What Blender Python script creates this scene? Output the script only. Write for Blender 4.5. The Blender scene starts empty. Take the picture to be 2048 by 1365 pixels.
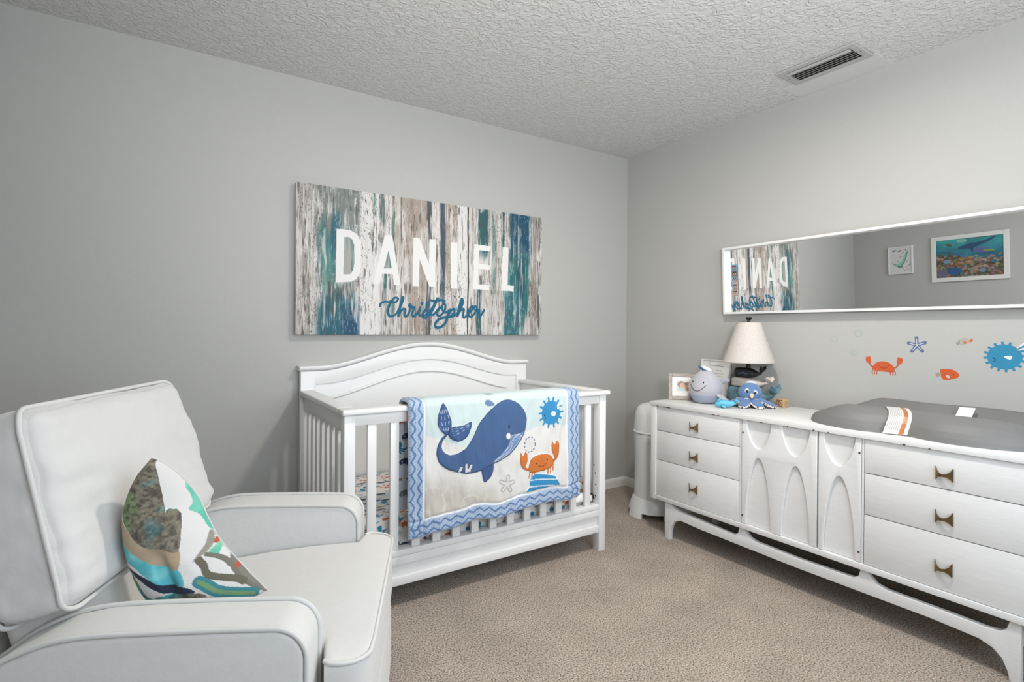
# ---------------------------------------------------------------- imports
import bpy, bmesh, math, random
import numpy as np
from mathutils import Vector, Matrix
PI = math.pi
random.seed(7)
SC = bpy.context.scene
COL = SC.collection

# ---------------------------------------------------------------- camera
F_PX = 1075.0
cam_d = bpy.data.cameras.new('camera')
cam = bpy.data.objects.new('camera', cam_d)
COL.objects.link(cam)
cam_d.sensor_width = 36.0
cam_d.lens = 36.0 * F_PX / 2048.0
cam_d.shift_y = -17.4 / 2048.0
cam_d.clip_start = 0.02
YAW, PITCH, ROLL = 0.5792, -0.00486, 0.0071
_f = Vector((math.sin(YAW)*math.cos(PITCH), math.cos(YAW)*math.cos(PITCH), math.sin(PITCH)))
_r = Vector((math.cos(YAW), -math.sin(YAW), 0))
_u = _r.cross(_f)
_c, _s = math.cos(ROLL), math.sin(ROLL)
R_, U_ = _c*_r + _s*_u, -_s*_r + _c*_u
cam.matrix_world = Matrix(((R_.x, U_.x, -_f.x, -2.922), (R_.y, U_.y, -_f.y, -2.903),
                           (R_.z, U_.z, -_f.z, 1.158), (0, 0, 0, 1)))
SC.camera = cam

# ---------------------------------------------------------------- world, lights, exposure
w = bpy.data.worlds.new('sky'); SC.world = w; w.use_nodes = True
w.node_tree.nodes['Background'].inputs[0].default_value = (0.75, 0.87, 1.0, 1)
w.node_tree.nodes['Background'].inputs[1].default_value = 1.0
SC.view_settings.view_transform = 'Standard'
SC.view_settings.look = 'None'
SC.view_settings.gamma = 1.0
SC.view_settings.use_curve_mapping = False
SC.view_settings.exposure = 0.03
def area(name, loc, aim, sx, sy, energy, color):
    d = bpy.data.lights.new(name, 'AREA'); d.shape = 'RECTANGLE'; d.size = sx; d.size_y = sy
    d.energy = energy; d.color = color
    o = bpy.data.objects.new(name, d); COL.objects.link(o); o.location = loc
    o.rotation_euler = (Vector(aim) - Vector(loc)).to_track_quat('-Z', 'Y').to_euler()
    return o
LAMP_STRENGTH = 260.0
area('window_daylight', (-1.75, -3.57, 1.5), (-1.6, 0, 1.05), 1.9, 1.3, 42.0, (0.78, 0.88, 1.0))

def spot(name, loc, aim, energy, size, color, radius=.1, blend=1.0):
    d = bpy.data.lights.new(name, 'SPOT'); d.energy = energy; d.spot_size = math.radians(size); d.spot_blend = blend
    d.shadow_soft_size = radius; d.color = color
    o = bpy.data.objects.new(name, d); COL.objects.link(o); o.location = loc
    o.rotation_euler = (Vector(aim) - Vector(loc)).to_track_quat('-Z', 'Y').to_euler()
    return o
spot('flash_bounced_off_ceiling', (-2.62, -3.15, 1.45), (-1.55, -1.75, 2.44), 160.0, 125, (1.0, .965, .925))

# ---------------------------------------------------------------- helpers
def lin(c):
    c = np.asarray(c, float)
    return np.where(c <= 0.04045, c/12.92, ((c+0.055)/1.055)**2.4)
def hexc(h):
    h = h.lstrip('#'); return tuple(int(h[i:i+2], 16)/255 for i in (0, 2, 4))
def rgba(c):
    return tuple(float(x) for x in lin(c)) + (1.0,)

def mat(name, col, rough=0.6, metal=0.0, var=0.0, var_scale=8.0, bump=0.0, bump_scale=60.0, spec=0.5,
        attr=False, emit=0.0, stretch=None, sheen=0.0, trans=0.0):
    m = bpy.data.materials.new(name); m.use_nodes = True
    nt = m.node_tree; b = nt.nodes['Principled BSDF']
    b.inputs['Roughness'].default_value = rough
    b.inputs['Metallic'].default_value = metal
    b.inputs['Specular IOR Level'].default_value = spec
    if sheen: b.inputs['Sheen Weight'].default_value = sheen
    if trans: b.inputs['Transmission Weight'].default_value = trans
    tc = nt.nodes.new('ShaderNodeTexCoord'); mp = nt.nodes.new('ShaderNodeMapping')
    nt.links.new(tc.outputs['Object'], mp.inputs['Vector'])
    if stretch: mp.inputs['Scale'].default_value = stretch
    src = None
    if attr:
        a = nt.nodes.new('ShaderNodeAttribute'); a.attribute_name = 'Col'; src = a.outputs['Color']
        nt.links.new(src, b.inputs['Base Color'])
    else:
        b.inputs['Base Color'].default_value = rgba(col)
    if var > 0:
        n = nt.nodes.new('ShaderNodeTexNoise'); n.inputs['Scale'].default_value = var_scale
        n.inputs['Detail'].default_value = 6
        nt.links.new(mp.outputs[0], n.inputs['Vector'])
        rr = nt.nodes.new('ShaderNodeMapRange')
        rr.inputs[1].default_value = 0.3; rr.inputs[2].default_value = 0.7
        rr.inputs[3].default_value = 1-var; rr.inputs[4].default_value = 1+var
        nt.links.new(n.outputs['Fac'], rr.inputs[0])
        mx = nt.nodes.new('ShaderNodeMix'); mx.data_type = 'RGBA'; mx.blend_type = 'MULTIPLY'
        mx.inputs[0].default_value = 1.0
        if attr: nt.links.new(src, mx.inputs[6])
        else: mx.inputs[6].default_value = rgba(col)
        nt.links.new(rr.outputs[0], mx.inputs[7])
        nt.links.new(mx.outputs[2], b.inputs['Base Color'])
    if bump > 0:
        n2 = nt.nodes.new('ShaderNodeTexNoise'); n2.inputs['Scale'].default_value = bump_scale
        n2.inputs['Detail'].default_value = 4
        nt.links.new(mp.outputs[0], n2.inputs['Vector'])
        bp = nt.nodes.new('ShaderNodeBump'); bp.inputs['Strength'].default_value = 1.0
        bp.inputs['Distance'].default_value = bump
        nt.links.new(n2.outputs['Fac'], bp.inputs['Height'])
        nt.links.new(bp.outputs[0], b.inputs['Normal'])
    if emit > 0:
        b.inputs['Emission Color'].default_value = rgba(col)
        b.inputs['Emission Strength'].default_value = emit
    return m

def link(o, parent=None):
    COL.objects.link(o)
    if parent is not None: o.parent = parent
    return o
def tag(o, label=None, cat=None, group=None, kind=None):
    if label: o['label'] = label
    if cat: o['category'] = cat
    if group: o['group'] = group
    if kind: o['kind'] = kind
    return o
def thing(name, label, cat, loc=(0, 0, 0), rz=0.0, group=None):
    o = bpy.data.objects.new(name, None); o.empty_display_size = 0.05
    COL.objects.link(o); o.location = loc; o.rotation_euler = (0, 0, rz)
    bpy.context.view_layer.update()
    return tag(o, label, cat, group)
def from_bm(name, bm, m, parent=None, smooth=False, angle=None):
    me = bpy.data.meshes.new(name); bmesh.ops.recalc_face_normals(bm, faces=bm.faces)
    bm.to_mesh(me); bm.free()
    if m: me.materials.append(m)
    if smooth:
        me.polygons.foreach_set('use_smooth', [True]*len(me.polygons))
        if angle: me.set_sharp_from_angle(angle=math.radians(angle))
    return link(bpy.data.objects.new(name, me), parent)
def bm_box(bm, a, b, bev=0.0, seg=2):
    a = Vector(a); b = Vector(b); c = (a+b)/2; d = b-a
    t = bmesh.new()
    bmesh.ops.create_cube(t, size=1.0, matrix=Matrix.Translation(c) @ Matrix.Diagonal((abs(d.x), abs(d.y), abs(d.z), 1)))
    if bev > 0:
        bmesh.ops.bevel(t, geom=list(t.edges), offset=bev, segments=seg, affect='EDGES', profile=0.5)
    me = bpy.data.meshes.new('tmp'); t.to_mesh(me); t.free(); bm.from_mesh(me); bpy.data.meshes.remove(me)
    return bm
def box(name, a, b, m, parent=None, bev=0.003, seg=2):
    return from_bm(name, bm_box(bmesh.new(), a, b, bev, seg), m, parent, smooth=bev > 0, angle=35)
def bm_lathe(prof, n=48, center=(0, 0, 0), bm=None, M=None):
    bm = bm or bmesh.new(); rings = []
    for r, z in prof:
        if r < 1e-6: rings.append([bm.verts.new((center[0], center[1], center[2]+z))])
        else: rings.append([bm.verts.new((center[0]+r*math.cos(2*PI*k/n), center[1]+r*math.sin(2*PI*k/n), center[2]+z)) for k in range(n)])
    for A_, B_ in zip(rings, rings[1:]):
        for k in range(n):
            k2 = (k+1) % n
            if len(A_) == 1 and len(B_) > 1: bm.faces.new((A_[0], B_[k2], B_[k]))
            elif len(B_) == 1 and len(A_) > 1: bm.faces.new((A_[k], A_[k2], B_[0]))
            elif len(A_) > 1: bm.faces.new((A_[k], A_[k2], B_[k2], B_[k]))
    for rg, rev in ((rings[0], True), (rings[-1], False)):
        if len(rg) > 1: bm.faces.new(rg[::-1] if rev else rg)
    if M: bm.transform(M)
    return bm
def lathe(name, prof, m, parent=None, n=48, center=(0, 0, 0), angle=40, M=None):
    return from_bm(name, bm_lathe(prof, n, center, M=M), m, parent, True, angle)
def cr(pts, n=6, closed=False):
    P = [Vector(p) if len(p) == 3 else Vector((p[0], p[1], 0)) for p in pts]; two = len(pts[0]) == 2
    N = len(P); out = []
    rng = range(N) if closed else range(N-1)
    for i in rng:
        p1, p2 = P[i], P[(i+1) % N]
        p0 = P[(i-1) % N] if closed or i > 0 else p1*2-p2
        p3 = P[(i+2) % N] if closed or i+2 < N else p2*2-p1
        for k in range(n):
            t = k/n
            out.append(0.5*((2*p1)+(p2-p0)*t+(2*p0-5*p1+4*p2-p3)*t*t+(3*p1-p0-3*p2+p3)*t**3))
    if not closed: out.append(P[-1])
    return [(v.x, v.y) if two else tuple(v) for v in out]
def bm_tube(pts, rad, n=8, closed=False, bm=None):
    bm = bm or bmesh.new(); P = [Vector(p) for p in pts]; N = len(P)
    rads = rad if isinstance(rad, (list, tuple)) else [rad]*N
    T = []
    for i in range(N):
        a = P[(i-1) % N] if closed or i > 0 else P[i]; b = P[(i+1) % N] if closed or i < N-1 else P[i]
        T.append((b-a).normalized())
    up = Vector((0, 0, 1)) if abs(T[0].z) < 0.9 else Vector((1, 0, 0))
    nrm = (up - T[0]*up.dot(T[0])).normalized(); rings = []
    for i in range(N):
        nrm = (nrm - T[i]*nrm.dot(T[i])).normalized(); bn = T[i].cross(nrm)
        rings.append([bm.verts.new(P[i]+rads[i]*(math.cos(2*PI*k/n)*nrm+math.sin(2*PI*k/n)*bn)) for k in range(n)])
    pairs = list(zip(rings, rings[1:])) + ([(rings[-1], rings[0])] if closed else [])
    for A_, B_ in pairs:
        if closed and A_ is rings[-1]:
            off = min(range(n), key=lambda s: (A_[0].co-B_[s].co).length)
            B_ = B_[off:]+B_[:off]
        for k in range(n):
            bm.faces.new((A_[k], A_[(k+1) % n], B_[(k+1) % n], B_[k]))
    if not closed:
        bm.faces.new(rings[0][::-1]); bm.faces.new(rings[-1])
    return bm
def tube(name, pts, rad, m, parent=None, n=8, closed=False):
    return from_bm(name, bm_tube(pts, rad, n, closed), m, parent, True, 60)
def flat_mesh(loops, depth, bevel=0.0):
    cu = bpy.data.curves.new('tmp', 'CURVE'); cu.dimensions = '2D'; cu.fill_mode = 'BOTH'
    cu.extrude = max(depth/2-bevel, 0.0); cu.bevel_depth = bevel; cu.bevel_resolution = 2; cu.offset = -bevel
    for lp in loops:
        s = cu.splines.new('POLY'); s.points.add(len(lp)-1)
        for p, q in zip(s.points, lp): p.co = (q[0], q[1], 0, 1)
        s.use_cyclic_u = True
    o = bpy.data.objects.new('tmp', cu); COL.objects.link(o)
    dg = bpy.context.evaluated_depsgraph_get()
    me = bpy.data.meshes.new_from_object(o.evaluated_get(dg))
    bpy.data.objects.remove(o); bpy.data.curves.remove(cu)
    return me
def flat(name, loops, depth, fn, m, parent=None, bevel=0.0):
    """2-D outline(s) extruded by depth; fn maps (a, b, d) to x, y, z (d from 0 to depth)."""
    me = flat_mesh(loops, depth, bevel); bm = bmesh.new(); bm.from_mesh(me); bpy.data.meshes.remove(me)
    bmesh.ops.remove_doubles(bm, verts=bm.verts, dist=1e-5)
    for v in bm.verts: v.co = Vector(fn(v.co.x, v.co.y, v.co.z+depth/2))
    return from_bm(name, bm, m, parent, bevel > 0, 50)
def grid(name, P, m, C=None, parent=None, closed_u=False, smooth=True, flip=False):
    """P: (nu, nv, 3) array of points, C: (nu, nv, 3) sRGB colours."""
    P = np.asarray(P, np.float32); nu, nv = P.shape[:2]
    me = bpy.data.meshes.new(name)
    me.vertices.add(nu*nv); me.vertices.foreach_set('co', P.reshape(-1))
    iu = np.arange(nu if closed_u else nu-1)[:, None]; iv = np.arange(nv-1)[None, :]
    a = iu*nv+iv; b = ((iu+1) % nu)*nv+iv; q = np.stack([a, b, b+1, a+1], -1).reshape(-1, 4)
    if flip: q = q[:, ::-1]
    nf = len(q); me.loops.add(nf*4); me.polygons.add(nf)
    me.loops.foreach_set('vertex_index', q.reshape(-1).astype(np.int32))
    me.polygons.foreach_set('loop_start', np.arange(nf, dtype=np.int32)*4)
    me.polygons.foreach_set('use_smooth', np.full(nf, smooth))
    me.update(calc_edges=True); me.validate()
    if C is not None: setcol(me, C)
    me.materials.append(m)
    return link(bpy.data.objects.new(name, me), parent)
PRINT = 0.86      # inks on cloth and paper reflect a little less than pure white
def setcol(me, C):
    C = lin(np.clip(np.asarray(C, float).reshape(-1, 3), 0, 1))
    C = C*PRINT
    at = me.color_attributes.new('Col', 'FLOAT_COLOR', 'POINT')
    at.data.foreach_set('color', np.concatenate([C, np.ones((len(C), 1))], 1).astype(np.float32).reshape(-1))
def ellipsoid(name, c, r, m, parent=None, rot=None, n=24, fn=None):
    bm = bmesh.new(); bmesh.ops.create_uvsphere(bm, u_segments=n, v_segments=n//2+2, radius=1.0)
    M = Matrix.Translation(c) @ ((rot or Matrix()).to_4x4()) @ Matrix.Diagonal((*r, 1))
    for v in bm.verts:
        if fn: v.co = Vector(fn(v.co))
    bm.transform(M)
    return from_bm(name, bm, m, parent, True)
def loft(name, secs, m, parent=None, n=32, cap=True, angle=None):
    """secs: list of (centre, axis_a, axis_b, half_a, half_b, exponent)."""
    bm = bmesh.new(); rings = []
    for c, ea, eb, ha, hb, p in secs:
        c = Vector(c); ea = Vector(ea); eb = Vector(eb); rg = []
        for k in range(n):
            t = 2*PI*(k+0.5)/n; ct, st = math.cos(t), math.sin(t)
            rg.append(bm.verts.new(c + ea*ha*math.copysign(abs(ct)**(2/p), ct) + eb*hb*math.copysign(abs(st)**(2/p), st)))
        rings.append(rg)
    for A_, B_ in zip(rings, rings[1:]):
        for k in range(n): bm.faces.new((A_[k], A_[(k+1) % n], B_[(k+1) % n], B_[k]))
    if cap: bm.faces.new(rings[0][::-1]); bm.faces.new(rings[-1])
    return from_bm(name, bm, m, parent, True, angle)
# value noise for colours and cloth folds
def vnoise(x, y, seed=0):
    x = np.asarray(x, float); y = np.asarray(y, float)
    xi = np.floor(x).astype(np.int64); yi = np.floor(y).astype(np.int64); fx = x-xi; fy = y-yi
    fx = fx*fx*(3-2*fx); fy = fy*fy*(3-2*fy)
    def h(a, b):
        n = (a*374761393 + b*668265263 + seed*362437) & 0xffffffff
        n = ((n ^ (n >> 13))*1274126177) & 0xffffffff
        return ((n ^ (n >> 16)) & 0xffff)/65535.0
    return (h(xi, yi)*(1-fx)+h(xi+1, yi)*fx)*(1-fy)+(h(xi, yi+1)*(1-fx)+h(xi+1, yi+1)*fx)*fy
def fbm(x, y, seed=0, o=4):
    s = 0; a = 0.5; t = 0
    for k in range(o):
        s = s+a*vnoise(x*2**k, y*2**k, seed+k*17); t += a; a *= 0.5
    return s/t
class Paint:
    """colours points by 2-D shapes (u, v in metres): the print on a piece of cloth or paper"""
    def __init__(s, U, V, base):
        s.shape = U.shape; s.U = U.reshape(-1); s.V = V.reshape(-1)
        s.C = np.empty((s.U.size, 3)); s.C[:] = base
    def near(s, x0, x1, y0, y1):
        return np.nonzero((s.U >= x0) & (s.U <= x1) & (s.V >= y0) & (s.V <= y1))[0]
    def put(s, idx, mask, col, k=1.0):
        i = idx[mask]; s.C[i] = s.C[i]*(1-k)+np.asarray(col)*k
    def ell(s, cx, cy, rx, ry, col, rot=0.0, k=1.0):
        R = max(rx, ry); i = s.near(cx-R, cx+R, cy-R, cy+R); dx = s.U[i]-cx; dy = s.V[i]-cy
        c, n = math.cos(rot), math.sin(rot)
        s.put(i, ((dx*c+dy*n)/rx)**2+((-dx*n+dy*c)/ry)**2 <= 1, col, k); return s
    def poly_mask(s, pts):
        P = np.array(pts); i = s.near(P[:, 0].min(), P[:, 0].max(), P[:, 1].min(), P[:, 1].max())
        x = s.U[i]; y = s.V[i]; ins = np.zeros(len(i), bool); j = len(P)-1
        for k in range(len(P)):
            xa, ya = P[k]; xb, yb = P[j]
            if ya != yb: ins ^= ((ya > y) != (yb > y)) & (x < (xb-xa)*(y-ya)/(yb-ya)+xa)
            j = k
        return i, ins
    def poly(s, pts, col, k=1.0, smooth=0):
        if smooth: pts = cr(pts, smooth, True)
        i, m = s.poly_mask(pts); s.put(i, m, col, k); return s
    def line(s, pts, wd, col, smooth=0, dash=None, k=1.0):
        if smooth: pts = cr(pts, smooth)
        P = np.array(pts); h = wd/2
        i = s.near(P[:, 0].min()-h, P[:, 0].max()+h, P[:, 1].min()-h, P[:, 1].max()+h)
        if not len(i): return s
        x = s.U[i]; y = s.V[i]; m = np.zeros(len(i), bool); L = 0.0
        for (xa, ya), (xb, yb) in zip(P, P[1:]):
            l = math.hypot(xb-xa, yb-ya)
            if l < 1e-9: continue
            t = np.clip(((x-xa)*(xb-xa)+(y-ya)*(yb-ya))/l**2, 0, 1)
            d = np.hypot(x-xa-t*(xb-xa), y-ya-t*(yb-ya)) <= h
            if dash: d &= ((L+t*l) % dash) < dash*0.6
            m |= d; L += l
        s.put(i, m, col, k); return s
    def out(s): return s.C.reshape(*s.shape, 3)
def sea_print(p, u0, u1, v0, v1, seed, size=0.055, step=0.085):
    """small sea animals scattered over cotton: whales, octopuses, crabs, fish, shells"""
    rnd = random.Random(seed); navy = hexc('#2f3f63'); teal = hexc('#1f7f9f'); org = hexc('#cf6a35')
    gry = hexc('#7d838f'); mint = hexc('#9fc9c4'); brn = hexc('#a9815f'); r = 0
    v = v0
    while v < v1:
        u = u0+(step/2 if r % 2 else 0)
        while u < u1:
            x = u+rnd.uniform(-.014, .014); y = v+rnd.uniform(-.014, .014); s = size*rnd.uniform(.8, 1.1)
            k = rnd.choice('wowcgofs'); f = rnd.choice((-1, 1))
            if k in 'wg':
                c = navy if k == 'w' else gry
                p.ell(x, y, s*.42, s*.26, c).line([(x+f*s*.3, y), (x+f*s*.5, y+s*.1), (x+f*s*.58, y+s*.28)], s*.13, c)
                p.ell(x+f*s*.5, y+s*.36, s*.13, s*.06, c, .6).ell(x+f*s*.68, y+s*.3, s*.12, s*.06, c, -.6)
                p.ell(x-f*s*.22, y+s*.03, s*.04, s*.04, (.95, .95, .95)).ell(x-f*s*.1, y-s*.18, s*.24, s*.07, (.72, .76, .82))
            elif k == 'o':
                p.ell(x, y+s*.2, s*.22, s*.24, teal)
                for q in range(6):
                    a = -PI*(q+.5)/6
                    p.line([(x, y+s*.1), (x+s*.25*math.cos(a), y+s*.25*math.sin(a)), (x+s*.5*math.cos(a), y+s*.3*math.sin(a)), (x+s*.55*math.cos(a), y+s*.5*math.sin(a)+s*.12)], s*.085, teal, 3)
            elif k == 'c':
                p.ell(x, y, s*.28, s*.19, org)
                for q in (-1, 1):
                    p.line([(x+q*s*.2, y), (x+q*s*.42, y+s*.1)], s*.07, org).ell(x+q*s*.42, y+s*.25, s*.1, s*.17, org, q*.2)
                    for e in (.08, .18): p.line([(x+q*s*e, y-s*.1), (x+q*s*(e+.04), y-s*.3)], s*.05, org)
            elif k == 'f':
                c = rnd.choice((org, mint, brn)); p.ell(x, y, s*.26, s*.16, c)
                p.poly([(x+f*s*.2, y), (x+f*s*.42, y+s*.15), (x+f*s*.42, y-s*.15)], c)
            else:
                c = rnd.choice((brn, gry, mint))
                for q in range(5):
                    a = 2*PI*q/5+.3; p.line([(x, y), (x+s*.24*math.cos(a), y+s*.24*math.sin(a))], s*.08, c)
            u += step
        v += step*.75; r += 1
    return p

# ---------------------------------------------------------------- materials
def wall_mat(name, col):
    return mat(name, col, rough=0.55, bump=0.0006, bump_scale=220, spec=0.35)
M_wall = wall_mat('warm_grey_wall_paint', (.712,.711,.697))
M_trim = mat('white_trim_paint', (.88, .88, .87), 0.35)
def ceiling_mat():
    m = mat('knockdown_ceiling', (.835,.834,.825), 0.62, spec=0.4)
    nt = m.node_tree; b = nt.nodes['Principled BSDF']; tc = nt.nodes.new('ShaderNodeTexCoord')
    v = nt.nodes.new('ShaderNodeTexNoise'); v.inputs['Scale'].default_value = 30; v.inputs['Detail'].default_value = 3
    v.inputs['Distortion'].default_value = 1.3
    n = nt.nodes.new('ShaderNodeTexNoise'); n.inputs['Scale'].default_value = 95; n.inputs['Detail'].default_value = 3
    for q in (v, n): nt.links.new(tc.outputs['Object'], q.inputs['Vector'])
    r = nt.nodes.new('ShaderNodeMapRange'); r.inputs[1].default_value = .42; r.inputs[2].default_value = .6
    r.interpolation_type = 'SMOOTHSTEP'
    nt.links.new(v.outputs['Fac'], r.inputs[0])
    ad = nt.nodes.new('ShaderNodeMath'); ad.operation = 'MULTIPLY_ADD'; ad.inputs[1].default_value = .55
    nt.links.new(n.outputs['Fac'], ad.inputs[0]); nt.links.new(r.outputs[0], ad.inputs[2])
    bp = nt.nodes.new('ShaderNodeBump'); bp.inputs['Distance'].default_value = 0.0024; bp.inputs['Strength'].default_value = 1
    nt.links.new(ad.outputs[0], bp.inputs['Height']); nt.links.new(bp.outputs[0], b.inputs['Normal'])
    return m
M_ceil = ceiling_mat()
def carpet_mat():
    m = mat('speckled_carpet', (.6, .55, .5), 0.95, spec=0.1)
    nt = m.node_tree; b = nt.nodes['Principled BSDF']; tc = nt.nodes.new('ShaderNodeTexCoord')
    n = nt.nodes.new('ShaderNodeTexNoise'); n.inputs['Scale'].default_value = 170; n.inputs['Detail'].default_value = 3
    n.inputs['Roughness'].default_value = .7
    n2 = nt.nodes.new('ShaderNodeTexNoise'); n2.inputs['Scale'].default_value = 5; n2.inputs['Detail'].default_value = 4
    n3 = nt.nodes.new('ShaderNodeTexNoise'); n3.inputs['Scale'].default_value = 150; n3.inputs['Detail'].default_value = 2
    for q in (n, n2, n3): nt.links.new(tc.outputs['Object'], q.inputs['Vector'])
    cp = nt.nodes.new('ShaderNodeValToRGB'); el = cp.color_ramp.elements
    stops = [(.31, '#46382d'), (.41, '#83746a'), (.48, '#afa296'), (.56, '#c3b7aa'), (.68, '#dfd7cc')]
    while len(el) < len(stops): el.new(.5)
    for e, (ps, c) in zip(el, stops): e.position = ps; e.color = rgba(hexc(c))
    nt.links.new(n.outputs['Fac'], cp.inputs[0])
    rr = nt.nodes.new('ShaderNodeMapRange'); rr.inputs[1].default_value = .3; rr.inputs[2].default_value = .7
    rr.inputs[3].default_value = .88; rr.inputs[4].default_value = 1.1
    nt.links.new(n2.outputs['Fac'], rr.inputs[0])
    mx = nt.nodes.new('ShaderNodeMix'); mx.data_type = 'RGBA'; mx.blend_type = 'MULTIPLY'; mx.inputs[0].default_value = 1
    nt.links.new(cp.outputs[0], mx.inputs[6]); nt.links.new(rr.outputs[0], mx.inputs[7])
    mx2 = nt.nodes.new('ShaderNodeMix'); mx2.data_type = 'RGBA'; mx2.blend_type = 'MIX'
    r3 = nt.nodes.new('ShaderNodeMapRange'); r3.inputs[1].default_value = .62; r3.inputs[2].default_value = .7
    r3.inputs[4].default_value = .45
    nt.links.new(n3.outputs['Fac'], r3.inputs[0]); nt.links.new(r3.outputs[0], mx2.inputs[0])
    nt.links.new(mx.outputs[2], mx2.inputs[6]); mx2.inputs[7].default_value = rgba(hexc('#8a6a50'))
    nt.links.new(mx2.outputs[2], b.inputs['Base Color'])
    bp = nt.nodes.new('ShaderNodeBump'); bp.inputs['Distance'].default_value = .006; bp.inputs['Strength'].default_value = 1
    nt.links.new(n.outputs['Fac'], bp.inputs['Height']); nt.links.new(bp.outputs[0], b.inputs['Normal'])
    return m
M_carpet = carpet_mat()
M_white = mat('white_lacquered_wood', (.905, .905, .90), 0.32, bump=.0003, bump_scale=40)
M_old = mat('white_brush_painted_wood', (.875, .877, .872), 0.45, var=.025, var_scale=14, bump=.0003, bump_scale=30, stretch=(1, 1, 6))
M_dark = mat('dark_parts_and_shade', (.08, .07, .06), 0.8)  # dark feet and hook, plus shade painted into vent and dresser case
M_chip = mat('bare_brown_wood', (.24, .15, .11), 0.7)
M_bronze = mat('aged_bronze', (.50, .42, .30), 0.35, metal=1.0, var=.2, var_scale=60)
M_metal = mat('grey_screw_metal', (.45, .47, .5), 0.4, metal=.8)
M_plastic = mat('white_plastic', (.87, .88, .88), 0.3)
M_canvas = mat('painted_canvas', (1, 1, 1), 0.7, attr=True, bump=.0012, bump_scale=160, stretch=(1, 1, .3))
M_cloth = mat('printed_cotton', (1, 1, 1), 0.85, attr=True, bump=.0006, bump_scale=300, sheen=.15)
M_print = mat('printed_paper', (1, 1, 1), 0.35, attr=True)
M_twill = mat('off_white_twill', (.815, .812, .80), 0.85, var=.012, var_scale=30, bump=.0012, bump_scale=35, sheen=.2)
M_pipe = mat('off_white_piping', (.81, .808, .795), 0.85)

# ---------------------------------------------------------------- the room
XL, YB, CH = -3.56, -3.60, 2.44
def struct(o): o['kind'] = 'structure'; return o
T_ = 0.10
struct(box('floor', (XL-T_, YB-T_, -0.10), (T_, T_, 0.0), M_carpet, None, 0))
struct(box('ceiling', (XL-T_, YB-T_, CH), (T_, T_, CH+0.10), M_ceil, None, 0))
struct(box('wall_back', (XL-T_, 0, 0), (T_, T_, CH), M_wall, None, 0))
struct(box('wall_right', (0, YB, 0), (T_, 0, CH), M_wall, None, 0))
struct(box('wall_left', (XL-T_, YB, 0), (XL, 0, CH), M_wall, None, 0))
WX0, WX1, WZ0, WZ1 = -2.75, -0.75, 0.82, 2.15
bm = bmesh.new()
for a, b in (((XL, YB-T_, 0), (WX0, YB, CH)), ((WX1, YB-T_, 0), (0, YB, CH)),
             ((WX0, YB-T_, 0), (WX1, YB, WZ0)), ((WX0, YB-T_, WZ1), (WX1, YB, CH))):
    bm_box(bm, a, b)
struct(from_bm('wall_front', bm, M_wall))
M_glass = mat('window_glass', (1, 1, 1), 0.02, trans=1.0)
bm = bmesh.new()
for a, b in (((WX0, YB-.08, WZ0), (WX0+.05, YB-.02, WZ1)), ((WX1-.05, YB-.08, WZ0), (WX1, YB-.02, WZ1)),
             ((WX0, YB-.08, WZ0), (WX1, YB-.02, WZ0+.05)), ((WX0, YB-.08, WZ1-.05), (WX1, YB-.02, WZ1)),
             ((WX0, YB-.07, 1.46), (WX1, YB-.03, 1.50))): bm_box(bm, a, b)
wf = struct(from_bm('window_1', bm, M_trim))
box('window_pane', (WX0+.05, YB-.052, WZ0+.05), (WX1-.05, YB-.048, WZ1-.05), M_glass, wf, 0)
# baseboards: moulded profile swept along each wall
def baseboard(name, p0, p1, nrm):
    prof = [(0, 0), (.014, 0), (.014, .042), (.011, .054), (.006, .062), (0, .066)]
    bm = bmesh.new(); rings = [[bm.verts.new((p[0]+nrm[0]*d, p[1]+nrm[1]*d, z)) for d, z in prof] for p in (p0, p1)]
    n = len(prof)
    for k in range(n): bm.faces.new((rings[0][k], rings[0][(k+1) % n], rings[1][(k+1) % n], rings[1][k]))
    bm.faces.new(rings[0]); bm.faces.new(rings[1][::-1])
    return struct(from_bm(name, bm, M_trim))
baseboard('baseboard_back', (XL, 0), (0, 0), (0, -1))
baseboard('baseboard_right', (0, YB), (0, -.014), (-1, 0))
baseboard('baseboard_left', (XL, YB), (XL, -.014), (1, 0))

# ceiling lamp: flush disc that lights the room (just above the top of the picture)
M_lamp = mat('lit_frosted_glass', (1, .965, .925), 0.4, emit=LAMP_STRENGTH)
LX, LY = -1.39, -1.76
t = thing('ceiling_lamp', 'round flush ceiling lamp above the middle of the carpet', 'lamp', (LX, LY, CH))
lathe('housing', [(0, 0), (.115, 0), (.118, -.012), (.116, -.034), (.108, -.040), (.103, -.036), (.103, -.030), (0, -.030)], M_trim, t, 64)
lathe('diffuser', [(.1025, -.0305), (.1025, -.0345), (.06, -.0355), (0, -.036)], M_lamp, t, 64)

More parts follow.
